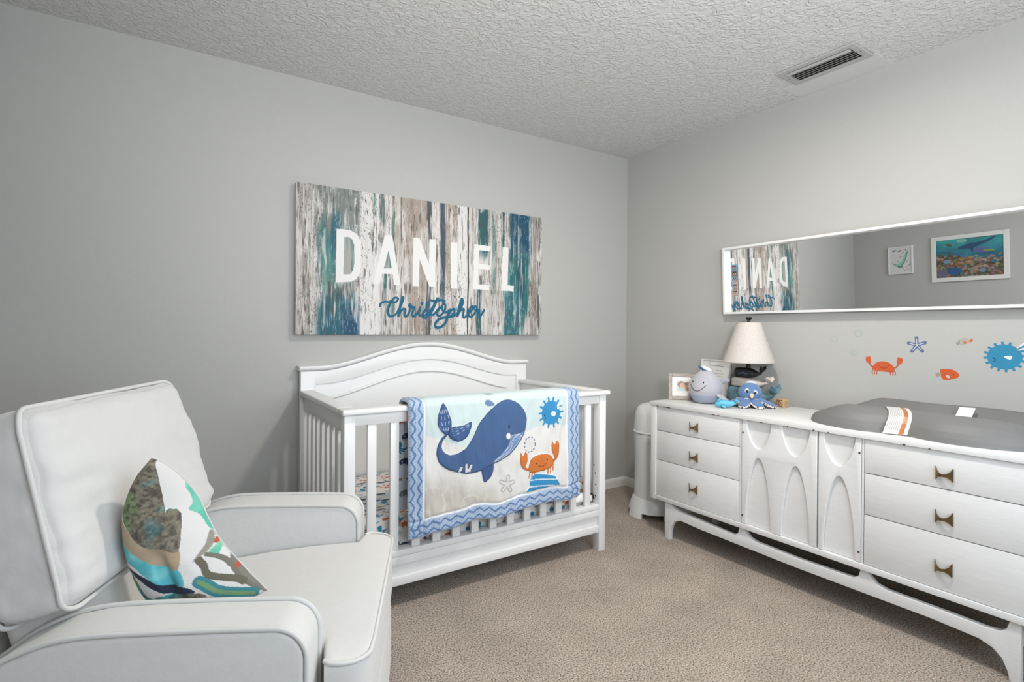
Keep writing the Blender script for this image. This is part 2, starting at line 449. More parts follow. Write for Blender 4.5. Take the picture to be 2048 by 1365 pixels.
# ceiling vent
vx0, vx1, vy0, vy1 = -.372, -.178, -1.735, -1.378
t = thing('ceiling_vent', 'white metal air vent with dark slots in the ceiling', 'vent', (0, 0, 0))
bm = bmesh.new(); fw = .032
M_ventpaint = mat('vent_enamel', (.70, .70, .69), 0.4)
for a, b in (((vx0, vy0), (vx0+fw, vy1)), ((vx1-fw, vy0), (vx1, vy1)), ((vx0+fw, vy0), (vx1-fw, vy0+fw)), ((vx0+fw, vy1-fw), (vx1-fw, vy1))):
    bm_box(bm, (*a, CH-.010), (*b, CH-.001), .002, 1)
from_bm('frame', bm, M_ventpaint, t)
box('duct_shade', (vx0+fw, vy0+fw, CH-.004), (vx1-fw, vy1-fw, CH-.001), M_dark, t, 0)  # flat dark sheet, its colour stands in for shade inside the duct
for k in range(6):
    x = vx0+fw+.012+k*.0205; bm = bmesh.new()
    bm_box(bm, (-.008, vy0+fw, -.0007), (.008, vy1-fw, .0007))
    bm.transform(Matrix.Translation((x, 0, CH-.012)) @ Matrix.Rotation(math.radians(-32 if k else 25), 4, 'Y'))
    from_bm('louver', bm, M_ventpaint, t)
for y in (vy0+.014, vy1-.014):
    lathe('screw', [(0, -.0025), (.003, -.002), (.004, 0)], M_metal, t, 12, ((vx0+vx1)/2, y, CH-.010))
struct(box('trim_1', (vx1+.002, -1.745, CH-.0025), (-.001, -1.30, CH-.0002), mat('smooth_ceiling_patch', (.835,.834,.825), .6), None, 0))

# ---------------------------------------------------------------- crib
CX0, CX1, CY, CB = -2.325, -.955, -.807, -.045       # left and right faces, front face, headboard face
crib = thing('crib', 'white wooden baby crib with arched headboard against the wall', 'crib', ((CX0+CX1)/2, (CY-.03)/2, 0))
def part(o): # keeps world coordinates for a mesh built around the world origin
    pa = o.parent
    o.matrix_parent_inverse = (Matrix.Translation(pa.location) @ pa.rotation_euler.to_matrix().to_4x4()).inverted() if pa.type == 'EMPTY' else Matrix()
    return o
def W(fn, *a, **k): return part(fn(*a, **k))
bpy.context.view_layer.update()
cm = .5*(CX0+CX1); hw = .5*(CX1-CX0)+.005
def arch(xx, z0, rise, half):
    q = min(1, abs(xx-cm)/half); return z0 + rise*(.5+.5*math.cos(PI*q))**.85
N = 60
HBZ, HBR = .945, .118
def arch_line(half, z0, rise, h2, n=N): return [(cm-half+2*half*k/n, arch(cm-half+2*half*k/n, z0, rise, h2)) for k in range(n+1)]
fXZ = lambda y: (lambda a, b, d: (a, y-d, b))
flatarch = .86
top = arch_line(hw, HBZ, HBR, hw*flatarch)
W(flat, 'headboard', [[(cm-hw, .12)]+top+[(cm+hw, .12)]], .035, fXZ(-.012), M_white, crib, .002)
bm = bmesh.new()                      # moulded cap that follows the arch
prof = [(.012, 0), (-.045-.010, 0), (-.045-.022, .006), (-.045-.026, .014), (-.045-.024, .024), (.012, .026)]
line = arch_line(hw+.008, HBZ-.004, HBR, hw*flatarch)
rings = []
for x, z in line: rings.append([bm.verts.new((x, -.012+d if d > 0 else d, z+h)) for d, h in prof])
for A_, B_ in zip(rings, rings[1:]):
    for k in range(len(prof)): bm.faces.new((A_[k], A_[(k+1) % len(prof)], B_[(k+1) % len(prof)], B_[k]))
bm.faces.new(rings[0]); bm.faces.new(rings[-1][::-1])
W(from_bm, 'headboard_cap', bm, M_white, crib, True, 40)
# raised border around the sunken panel: outer rail minus an arched opening
ih = hw-.075
op = [(cm-ih, .30)]+arch_line(ih, .872, .112, ih*.92)+[(cm+ih, .30)]
W(flat, 'headboard_frame', [[(cm-hw, .28)]+arch_line(hw, HBZ-.006, HBR, hw*flatarch)+[(cm+hw, .28)], op[::-1]], .010, fXZ(-.046), M_white, crib, .002)
W(tube, 'arched_bead', [(x, -.050, z) for x, z in arch_line(.545, .792, .128, .60)], .008, M_white, crib)
P_ = .044
def post(x0, x1, y0, y1, z1): return W(box, 'leg', (x0, y0, 0), (x1, y1, z1), M_white, crib, .003)
post(CX0, CX0+P_, CY, CY+.05, .818); rp = post(CX1-P_, CX1, CY, CY+.05, .818)
post(CX0, CX0+.05, CB-.002, -.012, .80); post(CX1-.05, CX1, CB-.002, -.012, .80)
for z, y in ((.445, -.765), (.405, -.777), (.345, -.779), (.285, -.779), (.272, -.768)):
    o = lathe('bolt_hole', [(0, 0), (.0045, 0), (.0045, .0012), (0, .0012)], M_metal, rp, 12, M=Matrix.Translation((CX1-P_-.001, y, z)) @ Matrix.Rotation(PI/2, 4, 'Y'))
    part(o)
CAPZ = .843
W(box, 'front_cap', (CX0-.012, CY-.022, .820), (CX1+.012, CY+.058, CAPZ), M_white, crib, .007, 3)
for x0, x1 in ((CX0-.012, CX0+.058), (CX1-.058, CX1+.012)):
    W(box, 'side_cap', (x0, CY+.0585, .820), (x1, CB-.012, CAPZ), M_white, crib, .005, 3)
W(box, 'front_top_rail', (CX0+P_, CY+.006, .775), (CX1-P_, CY+.036, .8195), M_white, crib, .002)
for x in (CX0+.010, CX1-.038):
    W(box, 'side_top_rail', (x, CY+.05, .745), (x+.028, CB-.012, .8195), M_white, crib, .002)
    W(box, 'side_bottom_rail', (x, CY+.05, .12), (x+.028, CB-.012, .235), M_white, crib, .002)
    for k in range(8):
        y = -.715+k*.0865
        W(box, 'side_slat', (x+.008, y-.02, .2355), (x+.022, y+.02, .7445), M_white, crib, .002)
for k in range(13):
    x = -2.2095+k*.0952
    W(box, 'front_slat', (x-.0185, CY+.012, .2455), (x+.0185, CY+.028, .7745), M_white, crib, .002)
W(box, 'front_ledge', (CX0+P_, CY+.002, .220), (CX1-P_, CY+.055, .245), M_white, crib, .002)
W(box, 'front_rail', (CX0+P_, CY+.003, .184), (CX1-P_, CY+.04, .2185), M_white, crib, .002)
W(box, 'front_panel', (CX0+P_, CY+.016, .134), (CX1-P_, CY+.036, .184), M_white, crib, .001)
W(box, 'front_bottom_rail', (CX0+P_, CY+.003, .099), (CX1-P_, CY+.04, .134), M_white, crib, .002)
W(box, 'mattress_board', (CX0+.05, CY+.0605, .215), (CX1-.05, CB-.015, .235), M_white, crib, .002)

# mattress with its printed sheet (rests in the crib)
mx0, mx1, my0, my1, mz0, mz1 = CX0+.045, CX1-.05, CY+.062, CB-.016, .2365, .372
nu, nv = 320, 250
uu = np.linspace(mx0, mx1, nu)
seg = np.linspace(0, 1, nv); L1, L2 = mz1-mz0, my1-my0; s = seg*(L1+L2)
rr = .035
yy = np.where(s < L1-rr, my0, np.where(s < L1+rr, my0+rr*(1-np.cos(np.clip((s-(L1-rr))/(2*rr), 0, 1)*PI/2)), my0+(s-L1)))
zz = np.where(s < L1-rr, mz0+s, np.where(s < L1+rr, mz1-rr+rr*np.sin(np.clip((s-(L1-rr))/(2*rr), 0, 1)*PI/2), mz1))
U, S = np.meshgrid(uu, s, indexing='ij')
P = np.stack([U, np.broadcast_to(yy, U.shape), np.broadcast_to(zz, U.shape)], -1)
P[..., 2] += np.where(S > L1, .006*(fbm(U*9, S*9, 3)-.5), 0)
ex = np.minimum(U-mx0, mx1-U); P[..., 2] -= np.where(ex < .03, (.03-ex)**2*12, 0)*np.clip(S/L1, 0, 1)
P[..., 2] = np.maximum(P[..., 2], mz0)
p = Paint(U, S, hexc('#e9e6e2')); sea_print(p, mx0, mx1, 0, L1+L2, 5, .054, .060)
mt = thing('crib_mattress', 'crib mattress in a white fitted sheet printed with small sea animals', 'mattress', (cm, -.4, mz0))
W(grid, 'fitted_sheet', P, M_cloth, p.out(), mt)
W(box, 'core', (mx0+.012, my0+.012, mz0), (mx1-.012, my1-.004, mz1-.03), mat('white_cotton', (.9, .9, .89), .9), mt, .02, 3)
# twisted end of a cloth tie on the ledge by the right post
secs = []
for k in range(9):
    q = k/8; secs.append(((-1.13+.115*q, CY+.045, .272+.012*math.sin(q*PI)), (0, 1, 0), (0, 0, 1), 0.006+.008*math.sin(q*PI*.8), .007+.018*math.sin(q*PI*.85), 2.2))
tie = thing('cloth_tie', 'twisted white cloth tie lying on the crib ledge by the right post', 'tie', (-1.08, CY+.045, .25))
W(loft, 'cloth', secs, mat('white_muslin', (.92, .92, .91), .9, bump=.002, bump_scale=60), tie, 20)
W(tube, 'black_hook', [(-1.012, CY+.045+.012*math.cos(a), .281+.013*math.sin(a)) for a in np.linspace(0, 2*PI, 17)[:-1]], .0035, M_dark, tie, 8, True)

# ---------------------------------------------------------------- quilt over the crib's front rail
SCRIPT = [(0.011,[(0.435,0.155),(0.436,0.166),(0.444,0.175),(0.46,0.18),(0.489,0.181),(0.515,0.179),(0.531,0.186),(0.539,0.199),(0.532,0.206),(0.518,0.204),(0.502,0.188),(0.489,0.169),(0.481,0.144),(0.48,0.122),(0.486,0.107),(0.496,0.101),(0.512,0.104),(0.528,0.117),(0.541,0.136),(0.554,0.158),(0.567,0.19),(0.57,0.208),(0.564,0.209),(0.557,0.193),(0.551,0.161),(0.543,0.13),(0.54,0.105)]),(0.016,[(0.495,0.183),(0.486,0.159),(0.48,0.138),(0.481,0.116),(0.489,0.102)]),(0.016,[(0.567,0.206),(0.559,0.181),(0.549,0.149),(0.541,0.105)]),(0.013,[(0.541,0.105),(0.551,0.127),(0.568,0.143),(0.579,0.143),(0.581,0.134),(0.576,0.112),(0.581,0.101),(0.595,0.109),(0.608,0.135),(0.618,0.157),(0.611,0.171),(0.604,0.166),(0.608,0.155),(0.621,0.154),(0.635,0.156)]),(0.014,[(0.635,0.154),(0.626,0.132),(0.623,0.113),(0.63,0.103),(0.645,0.113),(0.662,0.133),(0.669,0.152)]),(0.014,[(0.671,0.154),(0.666,0.136),(0.664,0.117),(0.671,0.109),(0.683,0.114),(0.7,0.137),(0.718,0.167),(0.723,0.183),(0.714,0.183),(0.709,0.166),(0.712,0.147),(0.72,0.124),(0.716,0.105),(0.702,0.095),(0.688,0.101),(0.69,0.108)]),(0.019,[(0.68,0.179),(0.681,0.178)]),(0.013,[(0.69,0.108),(0.707,0.115),(0.728,0.134),(0.749,0.158),(0.767,0.188),(0.779,0.211)]),(0.018,[(0.778,0.209),(0.763,0.178),(0.748,0.148),(0.737,0.128),(0.737,0.115)]),(0.013,[(0.737,0.115),(0.75,0.114),(0.767,0.129),(0.785,0.152),(0.807,0.163)]),(0.014,[(0.739,0.198),(0.753,0.194),(0.77,0.198),(0.788,0.201),(0.81,0.201),(0.825,0.195),(0.819,0.189)]),(0.014,[(0.807,0.161),(0.785,0.146),(0.775,0.126),(0.782,0.111),(0.8,0.113),(0.821,0.133),(0.83,0.16),(0.827,0.178),(0.814,0.176),(0.809,0.159),(0.814,0.14),(0.832,0.13),(0.851,0.141)]),(0.016,[(0.863,0.148),(0.851,0.124),(0.842,0.094),(0.826,0.064),(0.8,0.044),(0.775,0.041),(0.764,0.054),(0.771,0.073),(0.796,0.093),(0.829,0.102),(0.847,0.108)]),(0.014,[(0.854,0.124),(0.873,0.148),(0.889,0.152),(0.888,0.132),(0.869,0.113),(0.855,0.104),(0.877,0.108),(0.903,0.122),(0.921,0.143),(0.936,0.166),(0.947,0.197),(0.941,0.214),(0.932,0.207)]),(0.017,[(0.94,0.214),(0.928,0.186),(0.919,0.153),(0.91,0.112)]),(0.014,[(0.912,0.116),(0.925,0.139),(0.946,0.153),(0.953,0.15),(0.948,0.126),(0.948,0.106),(0.959,0.103),(0.978,0.124),(0.997,0.141),(1.013,0.158),(1.009,0.172),(0.993,0.158),(0.984,0.131),(0.99,0.11),(1.005,0.109),(1.029,0.132),(1.044,0.156),(1.036,0.171),(1.024,0.167),(1.028,0.152),(1.052,0.151),(1.06,0.146)]),(0.015,[(1.058,0.146),(1.048,0.125),(1.048,0.105),(1.06,0.108),(1.076,0.126),(1.092,0.15)])]
LETTERS = [[(0.199,0.553),(0.235,0.555),(0.277,0.551),(0.31,0.533),(0.328,0.492),(0.329,0.38),(0.323,0.329),(0.304,0.296),(0.272,0.28),(0.196,0.273)],[(0.46,0.547),(0.502,0.551),(0.551,0.276),(0.516,0.276),(0.506,0.335),(0.446,0.333),(0.433,0.277),(0.396,0.275)],[(0.627,0.55),(0.665,0.55),(0.724,0.409),(0.726,0.551),(0.766,0.552),(0.762,0.278),(0.727,0.277),(0.666,0.428),(0.662,0.276),(0.624,0.275)],[(0.862,0.546),(0.907,0.548),(0.908,0.273),(0.863,0.273)],[(1.021,0.55),(1.137,0.546),(1.136,0.515),(1.054,0.515),(1.055,0.433),(1.133,0.429),(1.131,0.401),(1.053,0.402),(1.052,0.308),(1.129,0.304),(1.127,0.275),(1.014,0.277)],[(1.225,0.549),(1.269,0.55),(1.262,0.313),(1.31,0.31),(1.308,0.275),(1.215,0.277)]]
HOLES = [[(0.239,0.515),(0.263,0.517),(0.281,0.505),(0.292,0.477),(0.293,0.377),(0.286,0.341),(0.271,0.32),(0.235,0.317)],[(0.481,0.465),(0.501,0.367),(0.455,0.363)]]
QWHALE = [(0.167,0.144),(0.146,0.161),(0.129,0.191),(0.125,0.228),(0.138,0.262),(0.168,0.288),(0.217,0.308),(0.267,0.321),(0.318,0.319),(0.357,0.31),(0.396,0.295),(0.437,0.283),(0.485,0.263),(0.526,0.229),(0.562,0.18),(0.576,0.121),(0.568,0.085),(0.539,0.047),(0.497,0.024),(0.455,0.02),(0.408,0.038),(0.361,0.075),(0.323,0.117),(0.291,0.17),(0.26,0.206),(0.229,0.227),(0.192,0.235),(0.165,0.228),(0.146,0.204),(0.148,0.172),(0.164,0.152)]
QBELLY = [(0.565,0.163),(0.526,0.173),(0.484,0.173),(0.477,0.206),(0.443,0.249),(0.399,0.281),(0.403,0.297),(0.443,0.284),(0.485,0.263),(0.526,0.229),(0.558,0.185)]
QFLUKE = [(0.151,0.015),(0.134,0.046),(0.128,0.083),(0.134,0.111),(0.166,0.146),(0.182,0.121),(0.185,0.088),(0.172,0.049)]
QFLUKEB = [(0.283,0.102),(0.24,0.115),(0.185,0.118),(0.174,0.142),(0.191,0.165),(0.222,0.177),(0.253,0.166),(0.272,0.14)]
QFIN = [(0.396,0.301),(0.387,0.346),(0.354,0.372),(0.341,0.345),(0.337,0.31),(0.363,0.302)]
QDROP = [(0.404,0.035),(0.384,0.017),(0.364,0.012),(0.354,0.023),(0.361,0.035),(0.381,0.039)]
QPUFF = [(0.719,0.094)]
QCRAB = [(0.593,0.351),(0.594,0.329),(0.608,0.304),(0.635,0.292),(0.668,0.288),(0.697,0.292),(0.721,0.306),(0.73,0.331),(0.726,0.346),(0.697,0.356),(0.659,0.364),(0.624,0.367),(0.599,0.363)]
QCLAWL = [(0.546,0.268),(0.553,0.28),(0.563,0.283),(0.572,0.269),(0.582,0.278),(0.582,0.308),(0.571,0.337),(0.594,0.346),(0.594,0.355),(0.567,0.346),(0.549,0.327),(0.542,0.3)]
QCLAWR = [(0.725,0.235),(0.735,0.248),(0.745,0.247),(0.754,0.234),(0.765,0.249),(0.767,0.281),(0.758,0.311),(0.731,0.33),(0.727,0.321),(0.738,0.308),(0.723,0.276)]
QROCK = [(0.624,0.376),(0.669,0.38),(0.707,0.389),(0.737,0.398),(0.751,0.415),(0.761,0.432),(0.762,0.446),(0.698,0.444),(0.637,0.448),(0.577,0.452),(0.594,0.43),(0.595,0.4)]
QSTAR = [(0.47,0.399)]
QRING = [(0.599,0.235)]
QCORAL = [(0.228,0.307),(0.235,0.294),(0.257,0.311),(0.257,0.283),(0.273,0.305),(0.282,0.289)]
QEYE = [(0.476,0.139),(0.47,0.179)]
QCRABEYE = [(0.63,0.327),(0.694,0.315),(0.643,0.337),(0.657,0.343),(0.673,0.339),(0.687,0.33)]
QLEGS = [(0.598,0.363),(0.592,0.389),(0.613,0.363),(0.606,0.389),(0.624,0.365),(0.62,0.389),(0.697,0.354),(0.695,0.38),(0.714,0.35),(0.711,0.377),(0.73,0.342),(0.727,0.369)]
QCLOUDY = [(0.695,0.211)]

QX0, QX1 = -2.076, -1.176; QW = QX1-QX0
QL, QR_ = .556, .520                     # drop of the front at left and right
yf, yb_, zt = CY-.036, CY+.070, CAPZ+.014
back = .47
nu, nv = 470, 520
uu = np.linspace(0, QW, nu)
U = np.repeat(uu[:, None], nv, 1)
drop = QL+(QR_-QL)*(uu/QW)+.007*np.sin(uu*17)+.005*np.sin(uu*31+1)
rc = .026; top_len = (yb_-yf)
tt = np.linspace(0, 1, nv)
Sx = np.zeros((nu, nv)); P = np.zeros((nu, nv, 3)); D = np.zeros((nu, nv))
for i in range(nu):
    Ls = drop[i]; tot = Ls+top_len+back; s = tt*tot; d = Ls-s            # d: distance below the top edge on the front
    D[i] = d
    a = np.clip((s-(Ls-rc))/(2*rc), 0, 1)*PI/2
    yv = np.where(s < Ls-rc, yf, np.where(s < Ls+rc, yf+rc*(1-np.cos(a)), 0)); zv = np.where(s < Ls-rc, zt-(Ls-s), np.where(s < Ls+rc, zt-rc+rc*np.sin(a), zt))
    s2 = s-Ls; m2 = s >= Ls+rc
    a2 = np.clip((s2-(top_len-rc))/(2*rc), 0, 1)*PI/2
    yv = np.where(m2, np.where(s2 < top_len-rc, yf+s2, np.where(s2 < top_len+rc, yb_-rc+rc*np.sin(a2), yb_)), yv)
    zv = np.where(m2, np.where(s2 < top_len-rc, zt, np.where(s2 < top_len+rc, zt-rc+rc*np.cos(a2), zt-(s2-top_len))), zv)
    P[i, :, 0] = QX0+uu[i]; P[i, :, 1] = yv; P[i, :, 2] = zv
front = np.clip(D/.08, 0, 1)
bl, br, bb = .062, .076, .066
hem = np.repeat(drop[:, None], nv, 1)-D                      # distance up from the hem
p = Paint(U, D, hexc('#e6e5e2'))
Uf, Df = U.reshape(-1), D.reshape(-1)
edge = .175+.045*np.sin(Uf*8.2-1.2)+.05*(Uf-.3)
p.C[Df < edge] = hexc('#cfe0e0')
sand = fbm(Uf*15, Df*15, 9, 3); area_ = (np.clip((Df-.27-.25*Uf)/.09, 0, 1)*np.clip((.50-Uf)/.12, 0, 1))[:, None]
p.C[:] = p.C*(1-area_*.75)+np.asarray(hexc('#c6bfb2'))*area_*.75
cor = (np.exp(-((sand-.5)/.055)**2))[:, None]*area_; p.C[:] = p.C*(1-cor*.7)+np.asarray(hexc('#e9e6df'))*cor*.7
navy, navy2 = hexc('#426391'), hexc('#314b74')
pale = (.93, .93, .92)
def outline(pts, col, wd=.004, sm=5):
    c = cr(pts, sm, True); p.line(c+[c[0]], wd, col)
for q in (QFLUKE, QFLUKEB, QWHALE): p.poly(q, navy, 1, 5)
for q in (QFLUKE, QFLUKEB): p.poly(q, hexc('#3c5d90'), 1, 5)
keep_ = np.zeros(len(p.C), bool); before_ = p.C.copy()
for q in (QFLUKE, QFLUKEB):
    i_, m_ = p.poly_mask(cr(q, 5, True)); keep_[i_[m_]] = True
fm = .5*(np.array(QFLUKE)[0]+np.array(QFLUKE)[4]); 
for k in range(-2, 3):
    a, b = np.array(QFLUKE[0]), np.array(QFLUKE[4]); n = np.array((b[1]-a[1], -(b[0]-a[0]))); n = n/np.linalg.norm(n)
    p.line([tuple(a*.82+b*.18+n*k*.007), tuple(.5*(a+b)+n*k*.017), tuple(a*.15+b*.85+n*k*.008)], .0026, (.74, .8, .88), 4, .026)
    a, b = np.array(QFLUKEB[0]), np.array(QFLUKEB[3]); n = np.array((b[1]-a[1], -(b[0]-a[0]))); n = n/np.linalg.norm(n)
    p.line([tuple(a*.85+b*.15+n*(k*.005-.004)), tuple(.5*(a+b)+n*(k*.014-.012)), tuple(a*.15+b*.85+n*(k*.009-.004))], .0026, (.74, .8, .88), 4, .026)
p.C[~keep_] = before_[~keep_]
p.poly(QBELLY, hexc('#6285b3'), 1, 5)
bc = np.array(QBELLY)
for k in range(5):
    t_ = (k+1)/6; ln = []
    for a, b in ((bc[5], bc[6]), (bc[4], bc[7]), (bc[3], bc[8]), (bc[2], bc[9]), (bc[1], bc[10])): ln.append(tuple(a*(1-t_)+b*t_+np.array((0, .004*math.sin(k*2+len(ln)*2)))))
    p.line(ln, .0024, (.82, .86, .92), 5)
p.poly(QFIN, hexc('#3a5a90'), 1, 5)
for q in (QWHALE, QFLUKE, QFLUKEB, QFIN): outline(q, navy2, .0045)
p.line(QBELLY[:3], .004, navy2, 5)
p.ell(*QEYE[0], .005, .009, (.08, .1, .16)); p.ell(QEYE[1][0], QEYE[1][1], .012, .014, (.9, .9, .88))
for k, (i, j) in enumerate(((0, 1), (2, 3), (4, 5))):
    p.line([QCORAL[i], QCORAL[j]], .011, (.89, .87, .82))
p.line([QCORAL[2], QCORAL[4]], .011, (.89, .87, .82)); p.line([QCORAL[4], (.5*(QCORAL[2][0]+QCORAL[5][0])+.004, QCORAL[2][1])], .010, (.89, .87, .82))
p.poly(QDROP, hexc('#6d86ad'), 1, 4); p.poly([(x+.008, y-.05) for x, y in QDROP], hexc('#8d97a8'), 1, 4)
px, py = .719, .094; blue = hexc('#2f8fc4')
for k in range(14):
    a = 2*PI*k/14; p.line([(px, py), (px+.069*math.cos(a), py+.071*math.sin(a))], .010, blue)
p.ell(px, py, .055, .057, blue).ell(px+.012, py+.006, .013, .012, (.88, .92, .94)).ell(px-.034, py+.012, .004, .004, (.1, .12, .2))
p.line([(px-.035, py+.034), (px-.029, py+.028), (px-.029, py+.022)], .003, (.1, .12, .2), 4)
for k in range(4): p.line([(px+.036, py-.034+k*.005), (px+.062, py-.048+k*.014)], .005, pale)
orange = hexc('#d2762f'); dko = hexc('#b05f28')
for i in range(0, 12, 2): p.line([QLEGS[i], QLEGS[i+1]], .007, orange)
for q in (QCLAWL, QCLAWR, QCRAB): p.poly(q, orange, 1, 5); outline(q, dko, .003)
for e in QCRABEYE[:2]: p.ell(*e, .004, .004, (.15, .1, .1))
p.line(QCRABEYE[2:], .003, (.25, .12, .08), 5)
p.poly(QROCK, hexc('#2f8fc4'), 1, 5)
rk = np.array(QROCK)
for a, b in ((11, 4), (10, 6)):
    p.line([tuple(rk[a]), tuple(.5*(rk[a]+rk[b])+np.array((0, -.004))), tuple(rk[b])], .005, (.85, .93, .95), 5)
sx_, sy_ = .47, .399
for wd, col in ((.020, hexc('#b9b6b2')), (.009, hexc('#e9e7e4'))):
    for k in range(5):
        a = -PI/2+2*PI*k/5+.12; p.line([(sx_, sy_), (sx_+.033*math.cos(a), sy_+.033*math.sin(a))], wd, col)
rx_, ry_ = .599, .235
p.line([(rx_+.030*math.cos(a), ry_+.036*math.sin(a)) for a in np.linspace(0, 2*PI, 41)], .005, hexc('#4a5f86'), 0, .018)
# border: pale blue with two zigzags and a sprinkle of dots, white piping inside
Hf = hem.reshape(-1)
pip = ((Uf < bl+.010) | (Uf > QW-br-.012) | ((Hf < bb+.012))) & (Df > -.5)
bor = (Uf < bl) | (Uf > QW-br) | (Hf < bb)
p.C[pip] = (.93, .93, .93)
p.C[bor] = hexc('#b3c6de')
dots = ((((Uf*95) % 1-.5)**2+((Df*80+.5*((Uf*95)//1 % 2)) % 1-.5)**2) < .028) & bor; p.C[dots] = hexc('#7790b4')
tri = lambda q: np.abs((q % 1)*2-1)
zz1 = hexc('#5f83b3'); per = .054
for base in (.010, .038):
    m_ = (np.abs(Uf-(base+.016*tri(Df/per))) < .0042) & (Hf > bb*.25); p.C[m_] = zz1
    m_ = (np.abs(Uf-(QW-br+.006+base+.016*tri(Df/per))) < .0042) & (Hf > bb*.25); p.C[m_] = zz1
    m_ = (np.abs(Hf-(base+.016*tri(Uf/per))) < .0042) & (Uf > bl*.2) & (Uf < QW-br*.2); p.C[m_] = zz1
# padding: soft folds plus raised applique
wr = (fbm(U*15, D*5, 21, 3)-.5)*.026*front+(fbm(U*40, D*14, 5, 3)-.5)*.006*np.clip((D+.02)/.05, 0, 1)
q2 = Paint(U, D, (0, 0, 0))
for q in (QWHALE, QFLUKE, QFLUKEB, QFIN, QCRAB, QCLAWL, QCLAWR, QROCK): q2.poly(q, (1, 1, 1), 1, 5)
msk = q2.out()[..., 0]
for _ in range(7):
    msk = (msk+np.roll(msk, 1, 0)+np.roll(msk, -1, 0)+np.roll(msk, 1, 1)+np.roll(msk, -1, 1))/5
seam = np.exp(-((U-bl-.005)/.006)**2)+np.exp(-((U-(QW-br-.006))/.006)**2)+np.exp(-((hem-bb-.006)/.006)**2)
edgef = np.clip(np.minimum(np.minimum(U, QW-U), hem)/.012, 0, 1)
puff = .012*np.sqrt(edgef)-.006*np.clip(seam, 0, 1)+.005*msk+wr
dP = np.gradient(P, axis=1); tz = dP[..., 2]; ty = dP[..., 1]; ln = np.hypot(tz, ty)+1e-9
Nn = np.stack([np.zeros_like(tz), -tz/ln, ty/ln], -1)
Pq = P+Nn*puff[..., None]
Pq[..., 1] -= .012*np.clip(D/.5, 0, 1)**2*np.clip((U-.1)/.4, 0, 1)
quilt = thing('quilt', 'blue bordered baby quilt with a navy whale and orange crab hung over the crib rail', 'quilt', (QX0+QW/2, CY, CAPZ))
Cc = p.out()
iL, iR = int(round(bl/QW*(nu-1))), int(round((1-br/QW)*(nu-1)))
jb = int(np.searchsorted(tt*(drop.mean()+top_len+back), bb))
W(grid, 'center_panel', Pq[iL:iR+1, jb:], M_cloth, Cc[iL:iR+1, jb:], quilt)
W(grid, 'border', Pq[:iL+1], M_cloth, Cc[:iL+1], quilt)
W(grid, 'border', Pq[iR:], M_cloth, Cc[iR:], quilt)
W(grid, 'border', Pq[iL:iR+1, :jb+1], M_cloth, Cc[iL:iR+1, :jb+1], quilt)
pl = Paint(U, D, hexc('#d7dde8')); sea_print(pl, 0, QW, -top_len-back, .6, 11, .062, .085)
Pl = P-Nn*.002; Pl[..., 1] -= .012*np.clip(D/.5, 0, 1)**2*np.clip((U-.1)/.4, 0, 1)
Pl[..., 2] = np.where((Pl[..., 1] > CY+.0) & (Pl[..., 1] < CY+.06), np.maximum(Pl[..., 2], CAPZ+.002), Pl[..., 2])
lining = W(grid, 'lining', Pl, M_cloth, pl.out(), quilt)
lining['label'] = 'pale blue lining printed with sea animals'

# ---------------------------------------------------------------- canvas over the crib
VX, VZ, VW, VH, VT = -2.353, 1.126, 1.527, .768, .036
nu, nv = 920, 464
U, V = np.meshgrid(np.linspace(0, VW, nu), np.linspace(0, VH, nv), indexing='ij')
p = Paint(U, V, hexc('#d5d1cd')); u, v = p.U, p.V
def blend(mask, col): p.C[:] = p.C*(1-mask[:, None])+np.asarray(col)*mask[:, None]
def band(c, wd, soft=.35):
    x = np.abs(u+.014*(fbm(u*4, v*6, 77)-.5)-c)/(wd/2); return np.clip((1-x)/soft+.5, 0, 1)
st1 = fbm(u*75, v*6, 1, 4); st2 = fbm(u*170, v*15, 2, 4); blot = fbm(u*9, v*6, 3, 5); fine = fbm(u*260, v*120, 4, 2); mid = fbm(u*22, v*4.5, 8, 4)
blend(np.clip((st1-.45)*3, 0, .7), hexc('#b9b2ac')); blend(np.clip((mid-.46)*5, 0, .85), hexc('#e6e3e0')); blend(np.clip((fbm(u*330, v*11, 18, 3)-.60)*9, 0, .5), hexc('#6f665f'))
blend(np.clip((st2-.60)*7, 0, .45), hexc('#93897f'))
def streak(c, wd, col, v0=0, v1=1, amt=1.0, rough=.5, sd=0):
    vv = v/VH+.22*(fbm(u*45, v*5, 60+sd, 4)-.5); fade = np.clip((vv-v0)/.12, 0, 1)*np.clip((v1-vv)/.12, 0, 1)
    if v0 <= 0: fade = np.clip((v1-vv)/.12, 0, 1)
    if v1 >= 1: fade = fade*0+np.clip((vv-v0)/.12, 0, 1) if v0 > 0 else fade*0+1
    tex = np.clip((fbm(u*120, v*9+sd, 30+sd, 4)*.55+fbm(u*30, v*14, 50+sd, 4)*.45-rough+.10)*6, 0, 1)
    blend(band(c, wd)*fade*tex*amt, np.asarray(col)*(.86 if max(col) < .8 else 1))
